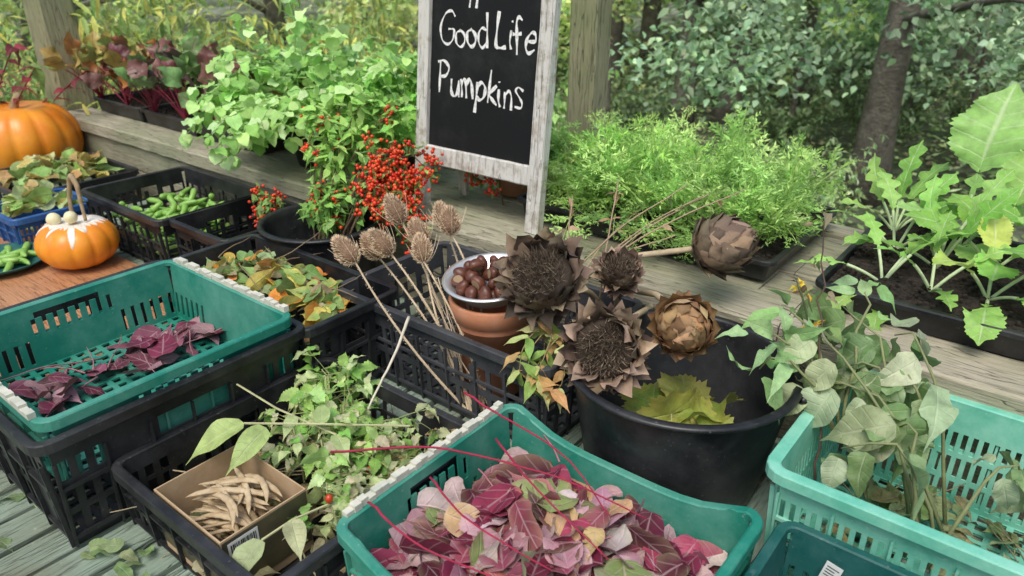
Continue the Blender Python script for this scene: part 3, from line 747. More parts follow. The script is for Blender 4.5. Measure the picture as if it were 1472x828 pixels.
# pea plant pot
e = empty('pea_plant', (-2.56, 1.93, 1.0), 'bushy pale green pea shoots in black pot', 'pea plant')
mb = MB(); mb.lathe([(.001, 0), (.11, 0), (.15, .18), (.158, .18), (.158, .2), (.145, .2), (.105, .012), (.001, .01)], 40); mb.obj('pot', M_black, parent=e, smooth=True)
mb = MB(); A = Acc(); ms = MB()
for k in range(150):
    a = R.uniform(0, 6.28); rr_ = .12*math.sqrt(R.random()); d = np.array([math.cos(a)*R.uniform(.1, 1.0), math.sin(a)*R.uniform(.1, 1.0), 1.1])
    p = stem((rr_*math.cos(a), rr_*math.sin(a), .14), d, R.uniform(.28, .52), 1.6, 8, .12)
    ms.tube(p, .0018, 3, (.36, .55, .22), cap=False)
    leafy(A, p, .062, .85, [(.30, .50, .15), (.38, .58, .20), (.22, .42, .10), (.43, .60, .28)], start=2)
A.flush(mb, T_rnd, fold=.2, curl=.15, wav=.15); mb.obj('leaves', M_pea, parent=e, smooth=True); ms.obj('stems', M_vc, parent=e)
for (s_, t_, n, h, pal, L, lab, nm, cat) in ((-2.12, 2.0, 60, .33, [(.26, .54, .09), (.34, .62, .14), (.18, .44, .07)], .06, 'bright green leafy herb beside chalkboard', 'herb_plant', 'herb plant'),
        (-1.66, 2.12, 24, .12, [(.16, .40, .08), (.10, .3, .05)], .05, 'low green herb under chalkboard', 'herb_plant', 'herb plant'),
        (-2.95, 2.3, 45, .34, [(.22, .42, .17), (.3, .48, .2)], .055, 'pale green leafy herb behind pea shoots', 'herb_plant', 'herb plant')):
    e = empty(nm, (s_, t_, 1.0), lab, cat)
    mb = MB(); mb.lathe([(.001, 0), (.07, 0), (.095, .12), (.1, .12), (.1, .13), (.09, .13), (.065, .012), (.001, .01)], 32); mb.obj('pot', M_terra if n == 24 else M_black, parent=e, smooth=True)
    mb = MB(); ms = MB(); A = Acc()
    for k in range(n):
        a = R.uniform(0, 6.28); d = np.array([math.cos(a)*R.uniform(.1, .9), math.sin(a)*R.uniform(.1, .9), 1.1])
        p = stem((.05*math.cos(a), .05*math.sin(a), .1), d, h*R.uniform(.7, 1.2), 1.0, 6, .08); ms.tube(p, .002, 3, (.3, .5, .1), cap=False)
        leafy(A, p, L, .6, pal, start=2)
    A.flush(mb, T_ser, fold=.2, curl=.2, wav=.2); mb.obj('leaves', M_leaf, parent=e, smooth=True); ms.obj('stems', M_vc, parent=e)
for (s_, t_) in ((-2.3, 2.35), (-2.75, 2.42)):
    mb = MB(); mb.lathe([(.001, 0), (.08, 0), (.10, .26), (.112, .26), (.112, .285), (.098, .285), (.075, .01), (.001, .01)], 40)
    o = mb.obj('blue_pot', M_blue, (0, 0, 0), smooth=True); place(o, (s_, t_, 1.0)); tag(o, 'blue plastic pot standing on the ledge', 'pot', 'blue pots on the ledge')

# berry branches in bucket
def berries(name, base, targets, label, nb, leafpal, L=.035, per=11, ftw=4, i0=5, arch=.14, sc=.6):
    e = empty(name, base, label, 'berry branch'); ms = MB(); ml = MB(); mbb = MB(); A = Acc(); BPs = []
    for tg in targets:
        tg = np.array(tg)-np.array(base)
        n = 10; t_ = np.linspace(0, 1, n+1)[:, None]; p = tg*t_+np.array([0, 0, arch])*(4*t_*(1-t_))+R.normal(0, .006, (n+1, 3)); p[0] = 0
        ms.tube(p, np.linspace(.0035, .0015, n+1), 5, (.13, .09, .05))
        for i in range(i0, n+1):
            for q in range(ftw):
                b2 = stem(p[i], R.normal(0, 1, 3)+UP*.2, R.uniform(.02, .06), .5, 3); ms.tube(b2, .0012, 3, (.15, .1, .04), cap=False)
                leafy(A, b2, L, .42, leafpal, start=1, opp=False)
                if R.random() < nb or not BPs:
                    for z in range(per): BPs.append(b2[-1]+R.normal(0, .014, 3))
    A.flush(ml, T_ov3, fold=.2, curl=.1, wav=.1)
    cc = pick([(.78, .055, .014), (.84, .10, .02), (.60, .025, .012)], len(BPs), .15)
    mbb.blobs(np.array(BPs), R.uniform(.0050, .0072, len(BPs)), cc)
    ms.obj('twigs', M_vc, parent=e); ml.obj('leaves', M_leaf, parent=e, smooth=True); o = mbb.obj('berries', M_berry, parent=e, smooth=True); o['kind'] = 'stuff'
GP = [(.10, .24, .06), (.18, .34, .09), (.26, .42, .12)]
berries('berry_branch', (-1.95, 1.47, .80), [(-1.82, 1.68, 1.15), (-1.74, 1.68, 1.10), (-1.68, 1.66, .99), (-1.74, 1.58, 1.0), (-1.79, 1.60, 1.06), (-1.66, 1.58, .94), (-1.72, 1.74, 1.14), (-1.78, 1.68, 1.06)], 'branches dense with orange red firethorn berries in bucket', .78, GP, arch=.2, i0=6)
berries('berry_branch', (-2.03, 1.45, .80), [(-2.22, 1.66, 1.30), (-2.15, 1.70, 1.26), (-2.2, 1.78, 1.34), (-2.02, 1.75, 1.36), (-2.05, 1.78, 1.25), (-1.95, 1.8, 1.3), (-2.1, 1.65, 1.18)], 'sparser green sprigs with red berries in bucket', .04, [(.27, .48, .1), (.35, .56, .15), (.19, .38, .08)], L=.06, i0=5)
berries('berry_branch', (-2.0, 1.47, .80), [(-2.10, 1.58, 1.03), (-2.0, 1.60, 1.04), (-1.92, 1.56, 1.02), (-2.08, 1.50, 1.0), (-1.96, 1.50, 1.0)], 'short leafy green sprigs filling the black bucket', .06, [(.20, .40, .08), (.28, .48, .12), (.14, .30, .06)], L=.055, i0=3)
berries('berry_branch', (-2.35, 1.45, .74), [(-2.38, 1.52, .93), (-2.30, 1.48, .92)], 'red berry sprig lying in small black crate', .35, GP)
berries('berry_branch', (-1.60, 1.96, 1.0), [(-1.72, 1.93, 1.10), (-1.62, 1.93, 1.10)], 'small red berry sprig under chalkboard', .4, GP)

# salad plants
def bigleafplant(s_, t_, leaves, label, T, pal, asp):
    mb = MB(); A = Acc()
    for (a, el, st_l, l) in leaves:
        d = np.array([math.cos(a)*math.cos(el), math.sin(a)*math.cos(el), math.sin(el)])
        p = stem((s_, t_, 1.055), d+UP*.3, st_l, .4, 5, .03); mb.tube(p, .0042, 6, (.46, .60, .32), cap=False)
        dd = nrm(p[-1]-p[-2]); nn = nrm(UP-dd*dd[2]+R.normal(0, .15, 3)) if el < 1.1 else np.array([-.3, -1, .3])+R.normal(0, .1, 3)
        A.a(p[-1]-dd*.01, dd, nn, l, l*asp*R.uniform(.9, 1.1), pick(pal, 1, .12)[0])
    A.flush(mb, T, fold=.12, curl=.35, wav=.20, ruf=.07)
    return tag(mb.obj('salad_plant', M_salad, (s_, t_, 1.05), smooth=True), label, 'salad plant', 'salad plants in tray')
LP = [(.21, .42, .08), (.27, .48, .11), (.16, .35, .06)]
bigleafplant(-.22, 2.34, [(1.9, 1.45, .16, .36), (-.6, .9, .12, .22), (-2.2, .8, .12, .20), (.5, .9, .12, .24), (2.6, .7, .1, .18), (-1.3, .5, .1, .2)], 'tall mustard plant with broad ruffled pale leaf', T_mus, [(.30, .50, .14), (.26, .46, .12)], .55)
bigleafplant(.05, 2.2, [(-.3, 1.0, .15, .26), (1.5, 1.2, .15, .30), (-2., .8, .12, .22), (2.9, .9, .12, .22), (-1.2, .5, .1, .2)], 'mustard plant with broad green leaves', T_mus, LP, .50)
bigleafplant(-.40, 2.36, [(2.0, 1.35, .10, .22), (-.5, 1.0, .1, .18), (-2.6, .8, .08, .15), (.6, .8, .08, .16), (3.0, 1.1, .1, .18), (1.2, 1.1, .1, .2)], 'rocket plant with deeply lobed leaves', T_roc, LP, .45)
bigleafplant(-.24, 2.14, [(-1.8, .9, .1, .17), (-.6, 1.1, .12, .2), (2.4, 1.1, .12, .18), (-2.8, .5, .1, .16), (.9, 1.2, .15, .2), (1.6, .8, .1, .18)], 'rocket plant with deeply lobed leaves', T_roc, LP, .45)
bigleafplant(-.33, 1.95, [(-1.9, .1, .1, .16), (-1.4, -.1, .08, .15), (2.2, 1.0, .1, .14), (-2.8, .4, .1, .15), (.5, 1.0, .1, .16), (1.2, .7, .1, .16)], 'rocket plant drooping over the tray edge', T_roc, LP, .45)
bigleafplant(-.36, 2.2, [(-1.9, .6, .1, .16), (-.4, .8, .1, .17), (2.2, 1.0, .12, .18), (-2.8, .7, .1, .15), (.8, 1.1, .12, .18)], 'young rocket plant with lobed leaves', T_roc, LP, .46)
bigleafplant(-.10, 2.0, [(-1.5, .3, .1, .17), (-2.2, .8, .12, .18), (0.2, .9, .12, .2), (-.8, .5, .1, .16), (1.8, 1.0, .1, .2)], 'mustard plant with yellowing lower leaf', T_mus, [(.40, .50, .10), (.22, .44, .09)], .46)
bigleafplant(-.22, 1.97, [(-1.2, .5, .08, .13), (-2.4, .9, .1, .14), (0.4, .9, .1, .14), (2.0, 1.1, .1, .15)], 'small rocket seedling in dark soil', T_roc, LP, .46)
bigleafplant(-.12, 2.2, [(-1.5, .6, .12, .2), (-2.6, .9, .12, .22), (0.2, .9, .12, .22), (2.4, .9, .1, .2), (1.4, 1.3, .14, .28)], 'mustard plant with broad green leaves', T_mus, LP, .48)
bigleafplant(.12, 2.0, [(-1.5, .6, .1, .2), (-2.6, .9, .12, .22), (0.2, .9, .12, .2), (1.4, 1.2, .12, .24)], 'mustard plant with broad green leaves', T_mus, LP, .50)

# ------------------------------------------------------------------ leaf heaps
def heap(name, s0, s1, t0, t1, z0, hf, n, L, asp, pal, w, mat, label, cat, tilt=.5, T=T_ov, pal2=None, curl=.3, wav=.2, stems=0, stemc=(.25, .02, .05), stl=.25, fold=.2, var=.2, ef=.55, ruf=.03):
    mb = MB(); s_ = R.uniform(s0, s1, n); t_ = R.uniform(t0, t1, n)
    u = (s_-(s0+s1)/2)/((s1-s0)/2); v_ = (t_-(t0+t1)/2)/((t1-t0)/2)
    z = z0+hf*(1-.55*(u**2+v_**2)*.9)*R.uniform(.35, 1, n)**.6
    P = np.stack([s_, t_, z], 1); D = rdir(n); D[:, 2] = R.normal(0, tilt*.5, n)
    Ls = L*R.uniform(.55, 1.2, n); C = pick(pal, n, var, w=w); C2 = pick(pal2 or pal, n, .25)
    batch(mb, T, P-nrm(D)*Ls[:, None]*.5, D, rnorm(n, tilt), Ls, Ls*asp*R.uniform(.8, 1.12, n), C, fold=R.uniform(-fold, fold*2, n), curl=R.uniform(-.15, curl*1.8, n), wav=wav, C2=C2, ef=ef, ruf=ruf)
    for k in range(stems):
        p = stem((R.uniform(s0, s1), R.uniform(t0, t1), z0+hf*R.uniform(.4, .9)), (R.normal(), R.normal(), R.normal(0, .06)), stl*R.uniform(.5, 1.2), .15, 9, .16)
        mb.tube(p, np.linspace(.0022, .0010, 10), 5, stemc)
    return tag(mb.obj(name, mat, ((s0+s1)/2, (t0+t1)/2, z0), smooth=True), label, cat, kind='stuff')
REDS = [(.18, .02, .05), (.31, .045, .09), (.56, .34, .38), (.10, .012, .03), (.68, .55, .54), (.62, .42, .20), (.27, .37, .12), (.42, .20, .26), (.46, .07, .13), (.46, .38, .36)]
heap('red_leaf_heap', -.83, -.33, .625, 1.04, .78, .115, 290, .148, .50, REDS, [.17, .15, .16, .10, .11, .07, .09, .08, .04, .03], M_rleaf, 'heap of pink and maroon dogwood leaves in teal crate', 'leaf heap', .42, pal2=[(.30, .04, .11), (.60, .46, .44), (.16, .015, .05), (.50, .34, .22), (.30, .32, .16)], stems=16, stemc=(.30, .012, .05), wav=.17, curl=.38, var=.3, fold=.14, ef=.5, ruf=.015)
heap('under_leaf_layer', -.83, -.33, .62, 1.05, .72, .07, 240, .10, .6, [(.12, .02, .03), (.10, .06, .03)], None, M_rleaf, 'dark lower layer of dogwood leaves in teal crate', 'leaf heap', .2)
heap('red_leaf_heap', -1.885, -1.755, .46, .90, .845, .05, 44, .125, .46, [(.20, .03, .07), (.32, .10, .15), (.12, .018, .04), (.42, .25, .28)], None, M_rleaf, 'scattered maroon leaves in stacked teal crate', 'leaf heap', .38, stems=9, wav=.16, fold=.15, ruf=.01)
heap('autumn_leaf_heap', -2.08, -1.48, 1.0, 1.24, .87, .13, 180, .10, .5, [(.13, .27, .07), (.52, .42, .09), (.62, .22, .03), (.22, .36, .1), (.42, .34, .2), (.25, .12, .05), (.32, .42, .22)], [.24, .14, .14, .20, .08, .06, .14], M_leaf, 'green yellow and orange autumn leaves in black crate', 'leaf heap', .65, stems=10, stemc=(.2, .12, .05))
heap('mixed_leaf_heap', -4.05, -3.66, 1.14, 1.55, .80, .14, 110, .12, .6, [(.2, .36, .09), (.5, .42, .12), (.34, .2, .08), (.28, .42, .15), (.42, .48, .25)], None, M_leaf, 'pale green and yellow leaves in shallow black crate', 'leaf heap', .6)
heap('mixed_leaf_heap', -3.52, -3.32, .98, 1.2, .80, .14, 45, .11, .6, [(.25, .40, .1), (.5, .42, .14), (.4, .48, .24)], None, M_leaf, 'pale green leaves in small blue crate', 'leaf heap', .6)
heap('leaf_litter', -1.40, -.92, .48, 1.0, .715, .08, 150, .075, .5, [(.2, .28, .1), (.38, .32, .17), (.12, .16, .06), (.44, .42, .28), (.26, .17, .09)], None, M_leaf, 'faded green leaves in bottom of black crate', 'leaf heap', .5, stems=26, stemc=(.36, .28, .16))
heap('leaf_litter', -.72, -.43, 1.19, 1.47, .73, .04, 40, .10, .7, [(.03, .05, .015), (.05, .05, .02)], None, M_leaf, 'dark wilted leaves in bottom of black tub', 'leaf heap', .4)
heap('leaf_litter', -.25, .28, 1.24, 1.6, .72, .05, 110, .09, .5, [(.14, .24, .08), (.25, .3, .14), (.3, .26, .12)], None, M_dleaf, 'withered green leaves in bottom of aqua basket', 'leaf heap', .5, stems=12, stemc=(.2, .2, .1))
heap('leaf_litter', -1.78, -1.55, .12, .40, T0, .012, 9, .06, .5, [(.18, .28, .11), (.2, .26, .12)], None, M_leaf, 'few fallen green leaves on table slats', 'leaf heap', .25)
heap('leaf_litter', -1.40, -1.22, .33, .44, T0, .03, 14, .06, .5, [(.18, .28, .11), (.2, .26, .12)], None, M_leaf, 'few fallen green leaves on table slats', 'leaf heap', .25)

def twig(name, pts, r, label, col, cat='twig', leafpal=None, L=.05, asp=.5, T=T_ov, mat=M_rleaf):
    q = np.array(pts, float)
    if len(q) > 2:   # smooth curve through the points
        e_ = [2*q[0]-q[1]]+list(q)+[2*q[-1]-q[-2]]; o_ = []
        for i in range(1, len(e_)-2):
            for k in range(7):
                t = k/7; o_.append(.5*((2*e_[i])+(-e_[i-1]+e_[i+1])*t+(2*e_[i-1]-5*e_[i]+4*e_[i+1]-e_[i+2])*t*t+(-e_[i-1]+3*e_[i]-3*e_[i+1]+e_[i+2])*t**3))
        o_.append(q[-1]); p = np.array(o_)
    else:
        t_ = np.linspace(0, 1, 12)[:, None]; p = q[0]+(q[1]-q[0])*t_
    p = p+np.cumsum(R.normal(0, .0009, p.shape), 0); og = q[0].copy()
    if leafpal is None:
        mb = MB(); mb.tube(p, np.linspace(r, r*.5, len(p)), 6, col); return tag(mb.obj(name, M_vc, og, smooth=True), label, cat)
    e = empty(name, tuple(og), label, cat); mb = MB(); mb.tube(p-og, np.linspace(r, r*.5, len(p)), 6, col); mb.obj('stem', M_vc, parent=e, smooth=True)
    A = Acc(); leafy(A, (p-og)[::4], L, asp, leafpal, start=1, opp=True); ml = MB(); A.flush(ml, T, fold=.2, curl=.3, wav=.2); ml.obj('leaves', mat, parent=e, smooth=True); return e
RC = (.36, .018, .06)
for pts in ([(-1.03, .71, .93), (-.85, .83, .955), (-.62, .92, .945), (-.45, .97, .90)], [(-.90, .97, .99), (-.80, .97, .975), (-.66, .98, .945), (-.52, .93, .91)],
            [(-.86, .66, .93), (-.7, .64, .925), (-.5, .70, .90)], [(-.82, .78, .93), (-.68, .74, .93), (-.52, .76, .905)], [(-.80, .95, .93), (-.64, .88, .93), (-.46, .84, .90)]):
    twig('dogwood_twig', pts, .0026, 'thin crimson dogwood stem across the leaf heap', RC)

# ------------------------------------------------------------------ bean box
bx = empty('cardboard_box', (-1.165, .56, .715), 'small open cardboard box filled with dried bean pods', 'cardboard box')
hx, hy, H = .118, .095, .15
mb = MB(); mb.box(-hx, hx, -hy, -hy+.003, .003, H); mb.box(-hx, hx, hy-.003, hy, .003, H); mb.box(-hx, -hx+.003, -hy+.0032, hy-.0032, .003, H); mb.box(hx-.003, hx, -hy+.0032, hy-.0032, .003, H); mb.box(-hx, hx, -hy, hy, 0, .0028)
mb.obj('carton', M_card, parent=bx)
mb = MB(); mb.box(-hx+.002, hx-.002, -hy-.0015, -hy-.0004, .02, H-.004); mb.box(hx+.0004, hx+.0015, -hy+.002, hy-.002, .02, H-.004); mb.obj('printed_sleeve', M_print, parent=bx)
mb = MB(); mb.box(hx+.0017, hx+.0023, -hy+.012, -hy+.075, .07, H-.012); bl = mb.obj('barcode_panel', M_white, parent=bx)
mb = MB(); y = -hy+.017
while y < -hy+.069:
    w_ = float(R.choice([.0009, .0016, .0025])); mb.box(hx+.0024, hx+.0028, y, y+w_, .085, H-.018); y += w_+float(R.choice([.0012, .002]))
mb.obj('barcode_lines', M_ink, parent=bl)
bm_ = []
for k in range(6):
    mb = MB(); L = R.uniform(.12, .17); t_ = np.linspace(-1, 1, 29); cv = R.uniform(.008, .035)
    rad = .0066*np.maximum(.05, (1-np.abs(t_)**5))*(1+.09*np.sin(t_*20+k))
    mb.tube(np.stack([t_*L/2, cv*(1-t_**2), .006*np.sin(t_*3+k)], 1), rad, 8); me = sharemesh(mb, 'bean_pod', M_bean)
    for v_ in me.vertices: v_.co.z *= .5
    bm_.append(me)
for k in range(44):
    o = bpy.data.objects.new('bean_pod', bm_[k % 6]); COL.objects.link(o)
    s_ = -1.165+R.uniform(-.045, .045); t_ = .56+R.uniform(-.050, .050); o.location = (*ST(s_, t_), .76+.095*k/44)
    o.rotation_euler = (R.uniform(-.5, .5), R.normal(0, .10), TH+R.choice([0.05, .35, -.3, .6])+R.normal(0, .12)); tag(o, 'dried tan bean pod in cardboard box', 'bean pod', 'dried bean pods in a box')

# rosehip foliage in crate
SG = [(.24, .42, .09), (.32, .48, .15), (.42, .50, .24), (.18, .36, .08), (.46, .44, .27)]
for (b_, tg, L, nq, pal) in (((-1.2, .85, .74), (-1.31, .90, .89), .072, 4, SG[:4]), ((-1.15, .85, .74), (-1.23, .93, .88), .07, 3, SG[:4]), ((-1.1, .8, .74), (-1.12, .87, .86), .05, 3, SG), ((-1.1, .75, .74), (-1.14, .77, .89), .07, 3, SG),
                    ((-1.05, .75, .74), (-1.02, .80, .84), .05, 3, SG[2:]), ((-1.05, .7, .74), (-.99, .67, .84), .06, 3, SG[2:]), ((-1.2, .75, .74), (-1.30, .79, .87), .06, 2, SG), ((-1.0, .9, .74), (-.96, .92, .84), .045, 3, [(.3, .2, .1), (.22, .3, .1)])):
    b_ = np.array(b_); tg = np.array(tg); e = empty('rosehip_spray', tuple(b_), 'arching green rosehip spray in shallow black crate', 'rosehip spray', group='rosehip sprays in crate')
    ms = MB(); ml = MB(); A = Acc(); hips = []
    for q in range(nq):
        g = tg+R.normal(0, .05, 3)*np.array([1, 1, .4])-b_; t_ = np.linspace(0, 1, 9)[:, None]; p = g*t_+np.array([0, 0, .05])*(4*t_*(1-t_))+R.normal(0, .004, (9, 3)); p[0] = 0
        ms.tube(p, np.linspace(.003, .0013, 9), 4, (.34, .36, .16), cap=False)
        for i in range(3, 9, 1):
            b2 = stem(p[i], nrm(R.normal(0, 1, 3)*np.array([1, 1, .4])), .075, .3, 3); ms.tube(b2, .0009, 3, (.3, .36, .12), cap=False)
            leafy(A, b2, L*R.uniform(.55, 1), .5, pal, start=2, sag=.1)
        hips.append(p[-1]+R.normal(0, .01, 3))
    A.flush(ml, T_ser, fold=.2, curl=.3, wav=.22)
    ms.obj('stems', M_vc, parent=e); ml.obj('leaves', M_leaf, parent=e, smooth=True)
    for hp in hips[:2 if tg[0] > -1.1 else 0]:
        mr = MB(); mr.blobs([hp], .008, (.55, .06, .02), 1.25, 8, 10); mr.obj('rosehip', M_berry, parent=e, smooth=True)
def sprig(pts, leaves, label):
    e = empty('leaf_sprig', tuple(pts[0]), label, 'leaf sprig'); b_ = np.array(pts[0]); mb = MB(); mb.tube(np.array(pts)-b_, .0024, 5, (.5, .5, .27)); mb.obj('stem', M_vc, parent=e)
    mb = MB(); batch(mb, T_ov, [np.array(l[0])-b_ for l in leaves], [l[1] for l in leaves], [l[2] for l in leaves], [l[3] for l in leaves], [l[3]*.42 for l in leaves], [l[4] for l in leaves], curl=.3, fold=.3); mb.obj('leaves', M_leaf, parent=e, smooth=True)
sprig([(-1.0, .9, .9), (-1.12, .76, .93), (-1.25, .66, .93)], [((-1.25, .66, .93), (-.35, -1, -.15), (.2, .1, 1), .15, (.34, .44, .15)), ((-1.2, .68, .93), (.1, -1, -.3), (.5, 0, 1), .13, (.30, .40, .14)), ((-1.12, .76, .93), (-.6, .5, .2), (.1, 0, 1), .09, (.34, .44, .18))], 'sprig with long pale green leaves over cardboard box')
sprig([(-1.42, .75, .915), (-1.25, .74, .925), (-1.1, .78, .90)], [((-1.1, .78, .90), (1, -.4, .1), (0, 0, 1), .09, (.36, .44, .2)), ((-1.2, .75, .92), (.6, -1, 0), (.2, 0, 1), .07, (.36, .44, .2))], 'long pale stem lying across shallow black crate')
sprig([(-.98, .66, .86), (-.99, .58, .87), (-1.0, .52, .86)], [((-1.0, .52, .86), (.2, -1, -.2), (0, .2, 1), .12, (.34, .4, .2)), ((-.99, .58, .87), (1, -.5, 0), (.1, 0, 1), .10, (.42, .44, .24))], 'faded leaf sprig at crate edge')
twig('dry_stick', [(-1.2, 1.10, 1.02), (-1.13, .98, .99), (-1.09, .86, .93)], .0045, 'bleached pale dry stick leaning in crate', (.70, .64, .50), 'stick')

# ------------------------------------------------------------------ teasels
def teasel(head, base, r, h):
    e = empty('teasel', base, 'dried pale brown teasel with spiky egg shaped head', 'teasel', group='bunch of dried teasels in grey crate')
    hd = np.array(head)-np.array(base); ax = nrm(hd+R.normal(0, .05, 3)); ms = MB()
    t_ = np.linspace(0, 1, 12)[:, None]; p = hd*t_+np.array([R.normal(0, .02), R.normal(0, .02), 0])*(4*t_*(1-t_)); ms.tube(p, np.linspace(.0040, .0024, 12), 7, (.66, .53, .36)); 
    ns = 160; q = R.integers(1, 11, ns); batch(ms, T_dia, p[q]+R.normal(0, .002, (ns, 3))+(p[np.minimum(q+1, 11)]-p[q])*R.random((ns, 1)), R.normal(0, 1, (ns, 3)), R.normal(0, 1, (ns, 3)), .008, .0018, (.70, .56, .40), 0, 0, 0)
    ms.obj('stem', M_vc, parent=e)
    mh = MB(); u = nrm(np.cross(ax, [1, 0, 0])); w_ = np.cross(ax, u); n = 680
    i = np.arange(n); zz = 1-2*(i+.5)/n; ph = i*2.39996; rr_ = np.sqrt(1-zz**2)*(1-.28*zz)
    dirn = (np.cos(ph)*rr_)[:, None]*u+(np.sin(ph)*rr_)[:, None]*w_
    c = hd+ax*h*.5; P = c+dirn*r+ax*(zz*h/2)[:, None]; Nn = nrm(dirn/r+ax*(zz/(h/2))[:, None]); D = nrm(Nn+ax*.6+R.normal(0, .06, (n, 3)))
    cl = pick([(.68, .50, .32), (.48, .33, .21), (.80, .64, .45)], n)
    V = []; ng = 10; mg = 14
    for a_ in range(ng+1):
        th_ = math.pi*a_/ng
        for b_ in range(mg):
            f = 2*math.pi*b_/mg; V.append(c+(math.cos(f)*u+math.sin(f)*w_)*r*math.sin(th_)*(1-.28*math.cos(th_))+ax*h/2*math.cos(th_))
    mh.add(V, [(a_*mg+b_, (a_+1)*mg+b_, (a_+1)*mg+(b_+1) % mg, a_*mg+(b_+1) % mg) for a_ in range(ng) for b_ in range(mg)], (.26, .16, .10))
    batch(mh, T_dia, P-D*.001, D, R.normal(0, 1, (n, 3)), R.uniform(.008, .013, n), .0028, cl, 0, 0, 0)
    mh.obj('head', M_vc, parent=e)
    for j in range(8):
        mbr = MB(); f = j*.8+R.uniform(0, .4); o_ = math.cos(f)*u+math.sin(f)*w_
        L_ = R.uniform(.04, .095); t2 = np.linspace(0, 1, 7)[:, None]; pp_ = hd+o_*(.006+t2*L_*.6)+ax*(t2**1.8*L_*.9-.002)
        mbr.tube(pp_, np.linspace(.0015, .0005, 7), 4, (.66, .53, .36)); mbr.obj('bract', M_vc, parent=e)
for hh, bb in (((-1.42, 1.13, 1.10), (-1.13, 1.22, .72)), ((-1.44, 1.32, 1.15), (-1.12, 1.22, .72)), ((-1.31, 1.38, 1.13), (-1.09, 1.24, .72)), ((-1.37, 1.21, 1.11), (-1.11, 1.22, .72)),
               ((-1.43, 1.22, 1.08), (-1.15, 1.24, .72)), ((-1.30, 1.26, 1.09), (-1.07, 1.23, .72)), ((-1.38, 1.43, 1.12), (-1.11, 1.26, .72)), ((-1.37, 1.33, 1.10), (-1.10, 1.23, .72))):
    teasel(hh, bb, R.uniform(.021, .025), R.uniform(.072, .086))
for k in range(12): twig('dry_stalk', [(-1.09+R.uniform(-.07, .05), 1.22+R.uniform(-.003, .04), .72), (-1.28+R.uniform(-.07, .07), 1.26+R.uniform(-.04, .1), 1.0+R.uniform(-.05, .08))], .0024, 'straw coloured dry teasel stalk in grey crate', (.70, .57, .40), 'stalk')

# terracotta pot + bowl + chestnuts
PC = (-1.135, 1.345)
mb = MB(); mb.lathe([(.001, 0), (.076, 0), (.080, .004), (.104, .225), (.111, .228), (.117, .275), (.115, .28), (.107, .28), (.104, .22), (.072, .012), (.001, .01)], 56)
o = mb.obj('terracotta_pot', M_terra, (0, 0, 0), smooth=True); place(o, (*PC, T0+.030)); tag(o, 'terracotta plant pot supporting a steel bowl in crate', 'plant pot')
BT = Matrix.Translation((*ST(*PC), T0+.302)) @ Matrix.Rotation(TH, 4, 'Z') @ Matrix.Rotation(math.radians(8), 4, 'X') @ Matrix.Scale(.95, 4)
mb = MB(); mb.lathe([(.001, 0), (.05, 0), (.090, .022), (.113, .055), (.124, .066), (.133, .066), (.133, .071), (.122, .0715), (.109, .056), (.086, .027), (.048, .005), (.001, .004)], 64)
o = mb.obj('steel_bowl', M_steel, (0, 0, 0), smooth=True); o.matrix_world = BT; tag(o, 'shiny steel bowl of chestnuts on terracotta pot', 'bowl')
cms = []
for kk in range(4):
    mb = MB(); V = []; n1, n2 = 14, 20; ax_, bx_ = (.0225, .0175) if kk % 2 else (.020, .0195)
    for i in range(n1+1):
        th = math.pi*i/n1
        for j in range(n2):
            a = 2*math.pi*j/n2; z = math.cos(th); rr_ = math.sin(th)*(1+.07*math.sin(a*2+kk)+.04*math.sin(a*3+kk*2))
            z2 = z*.78 if z < 0 else z*(.62+.08*kk)+.35*max(0, z-.7)
            V.append((rr_*math.cos(a)*ax_, rr_*math.sin(a)*bx_, max(z2, -.55)*.02))
    F = [(i*n2+j, (i+1)*n2+j, (i+1)*n2+(j+1) % n2, i*n2+(j+1) % n2) for i in range(n1) for j in range(n2)]
    mb.add(V, F); cm = sharemesh(mb, 'chestnut', M_chest); cm.materials.append(M_hilum)
    for p_ in cm.polygons:
        if p_.center.z < -.0106: p_.material_index = 1
    cms.append(cm)
pos = [(0.026*math.cos(k*2.09), .026*math.sin(k*2.09), .022) for k in range(3)]+[(.064*math.cos(k*.7), .064*math.sin(k*.7), .042) for k in range(9)]+[(.088*math.cos(k*.45+.3), .088*math.sin(k*.45+.3), .064) for k in range(14)]+[(.05*math.cos(k*.9+.2), .05*math.sin(k*.9+.2), .072) for k in range(7)]+[(.0, 0, .074), (.02, .035, .098), (-.035, -.01, .098), (.035, -.025, .1)]
for k, q in enumerate(pos):
    o = bpy.data.objects.new('chestnut', cms[k % 4]); COL.objects.link(o); o.location = BT @ Vector(q)
    o.rotation_euler = tuple(R.uniform(-1.5, 1.5, 3)+(np.array([3.1, 0, 0]) if k % 4 == 0 else 0)); tag(o, 'glossy dark brown chestnut in steel bowl', 'chestnut', 'chestnuts in a steel bowl')

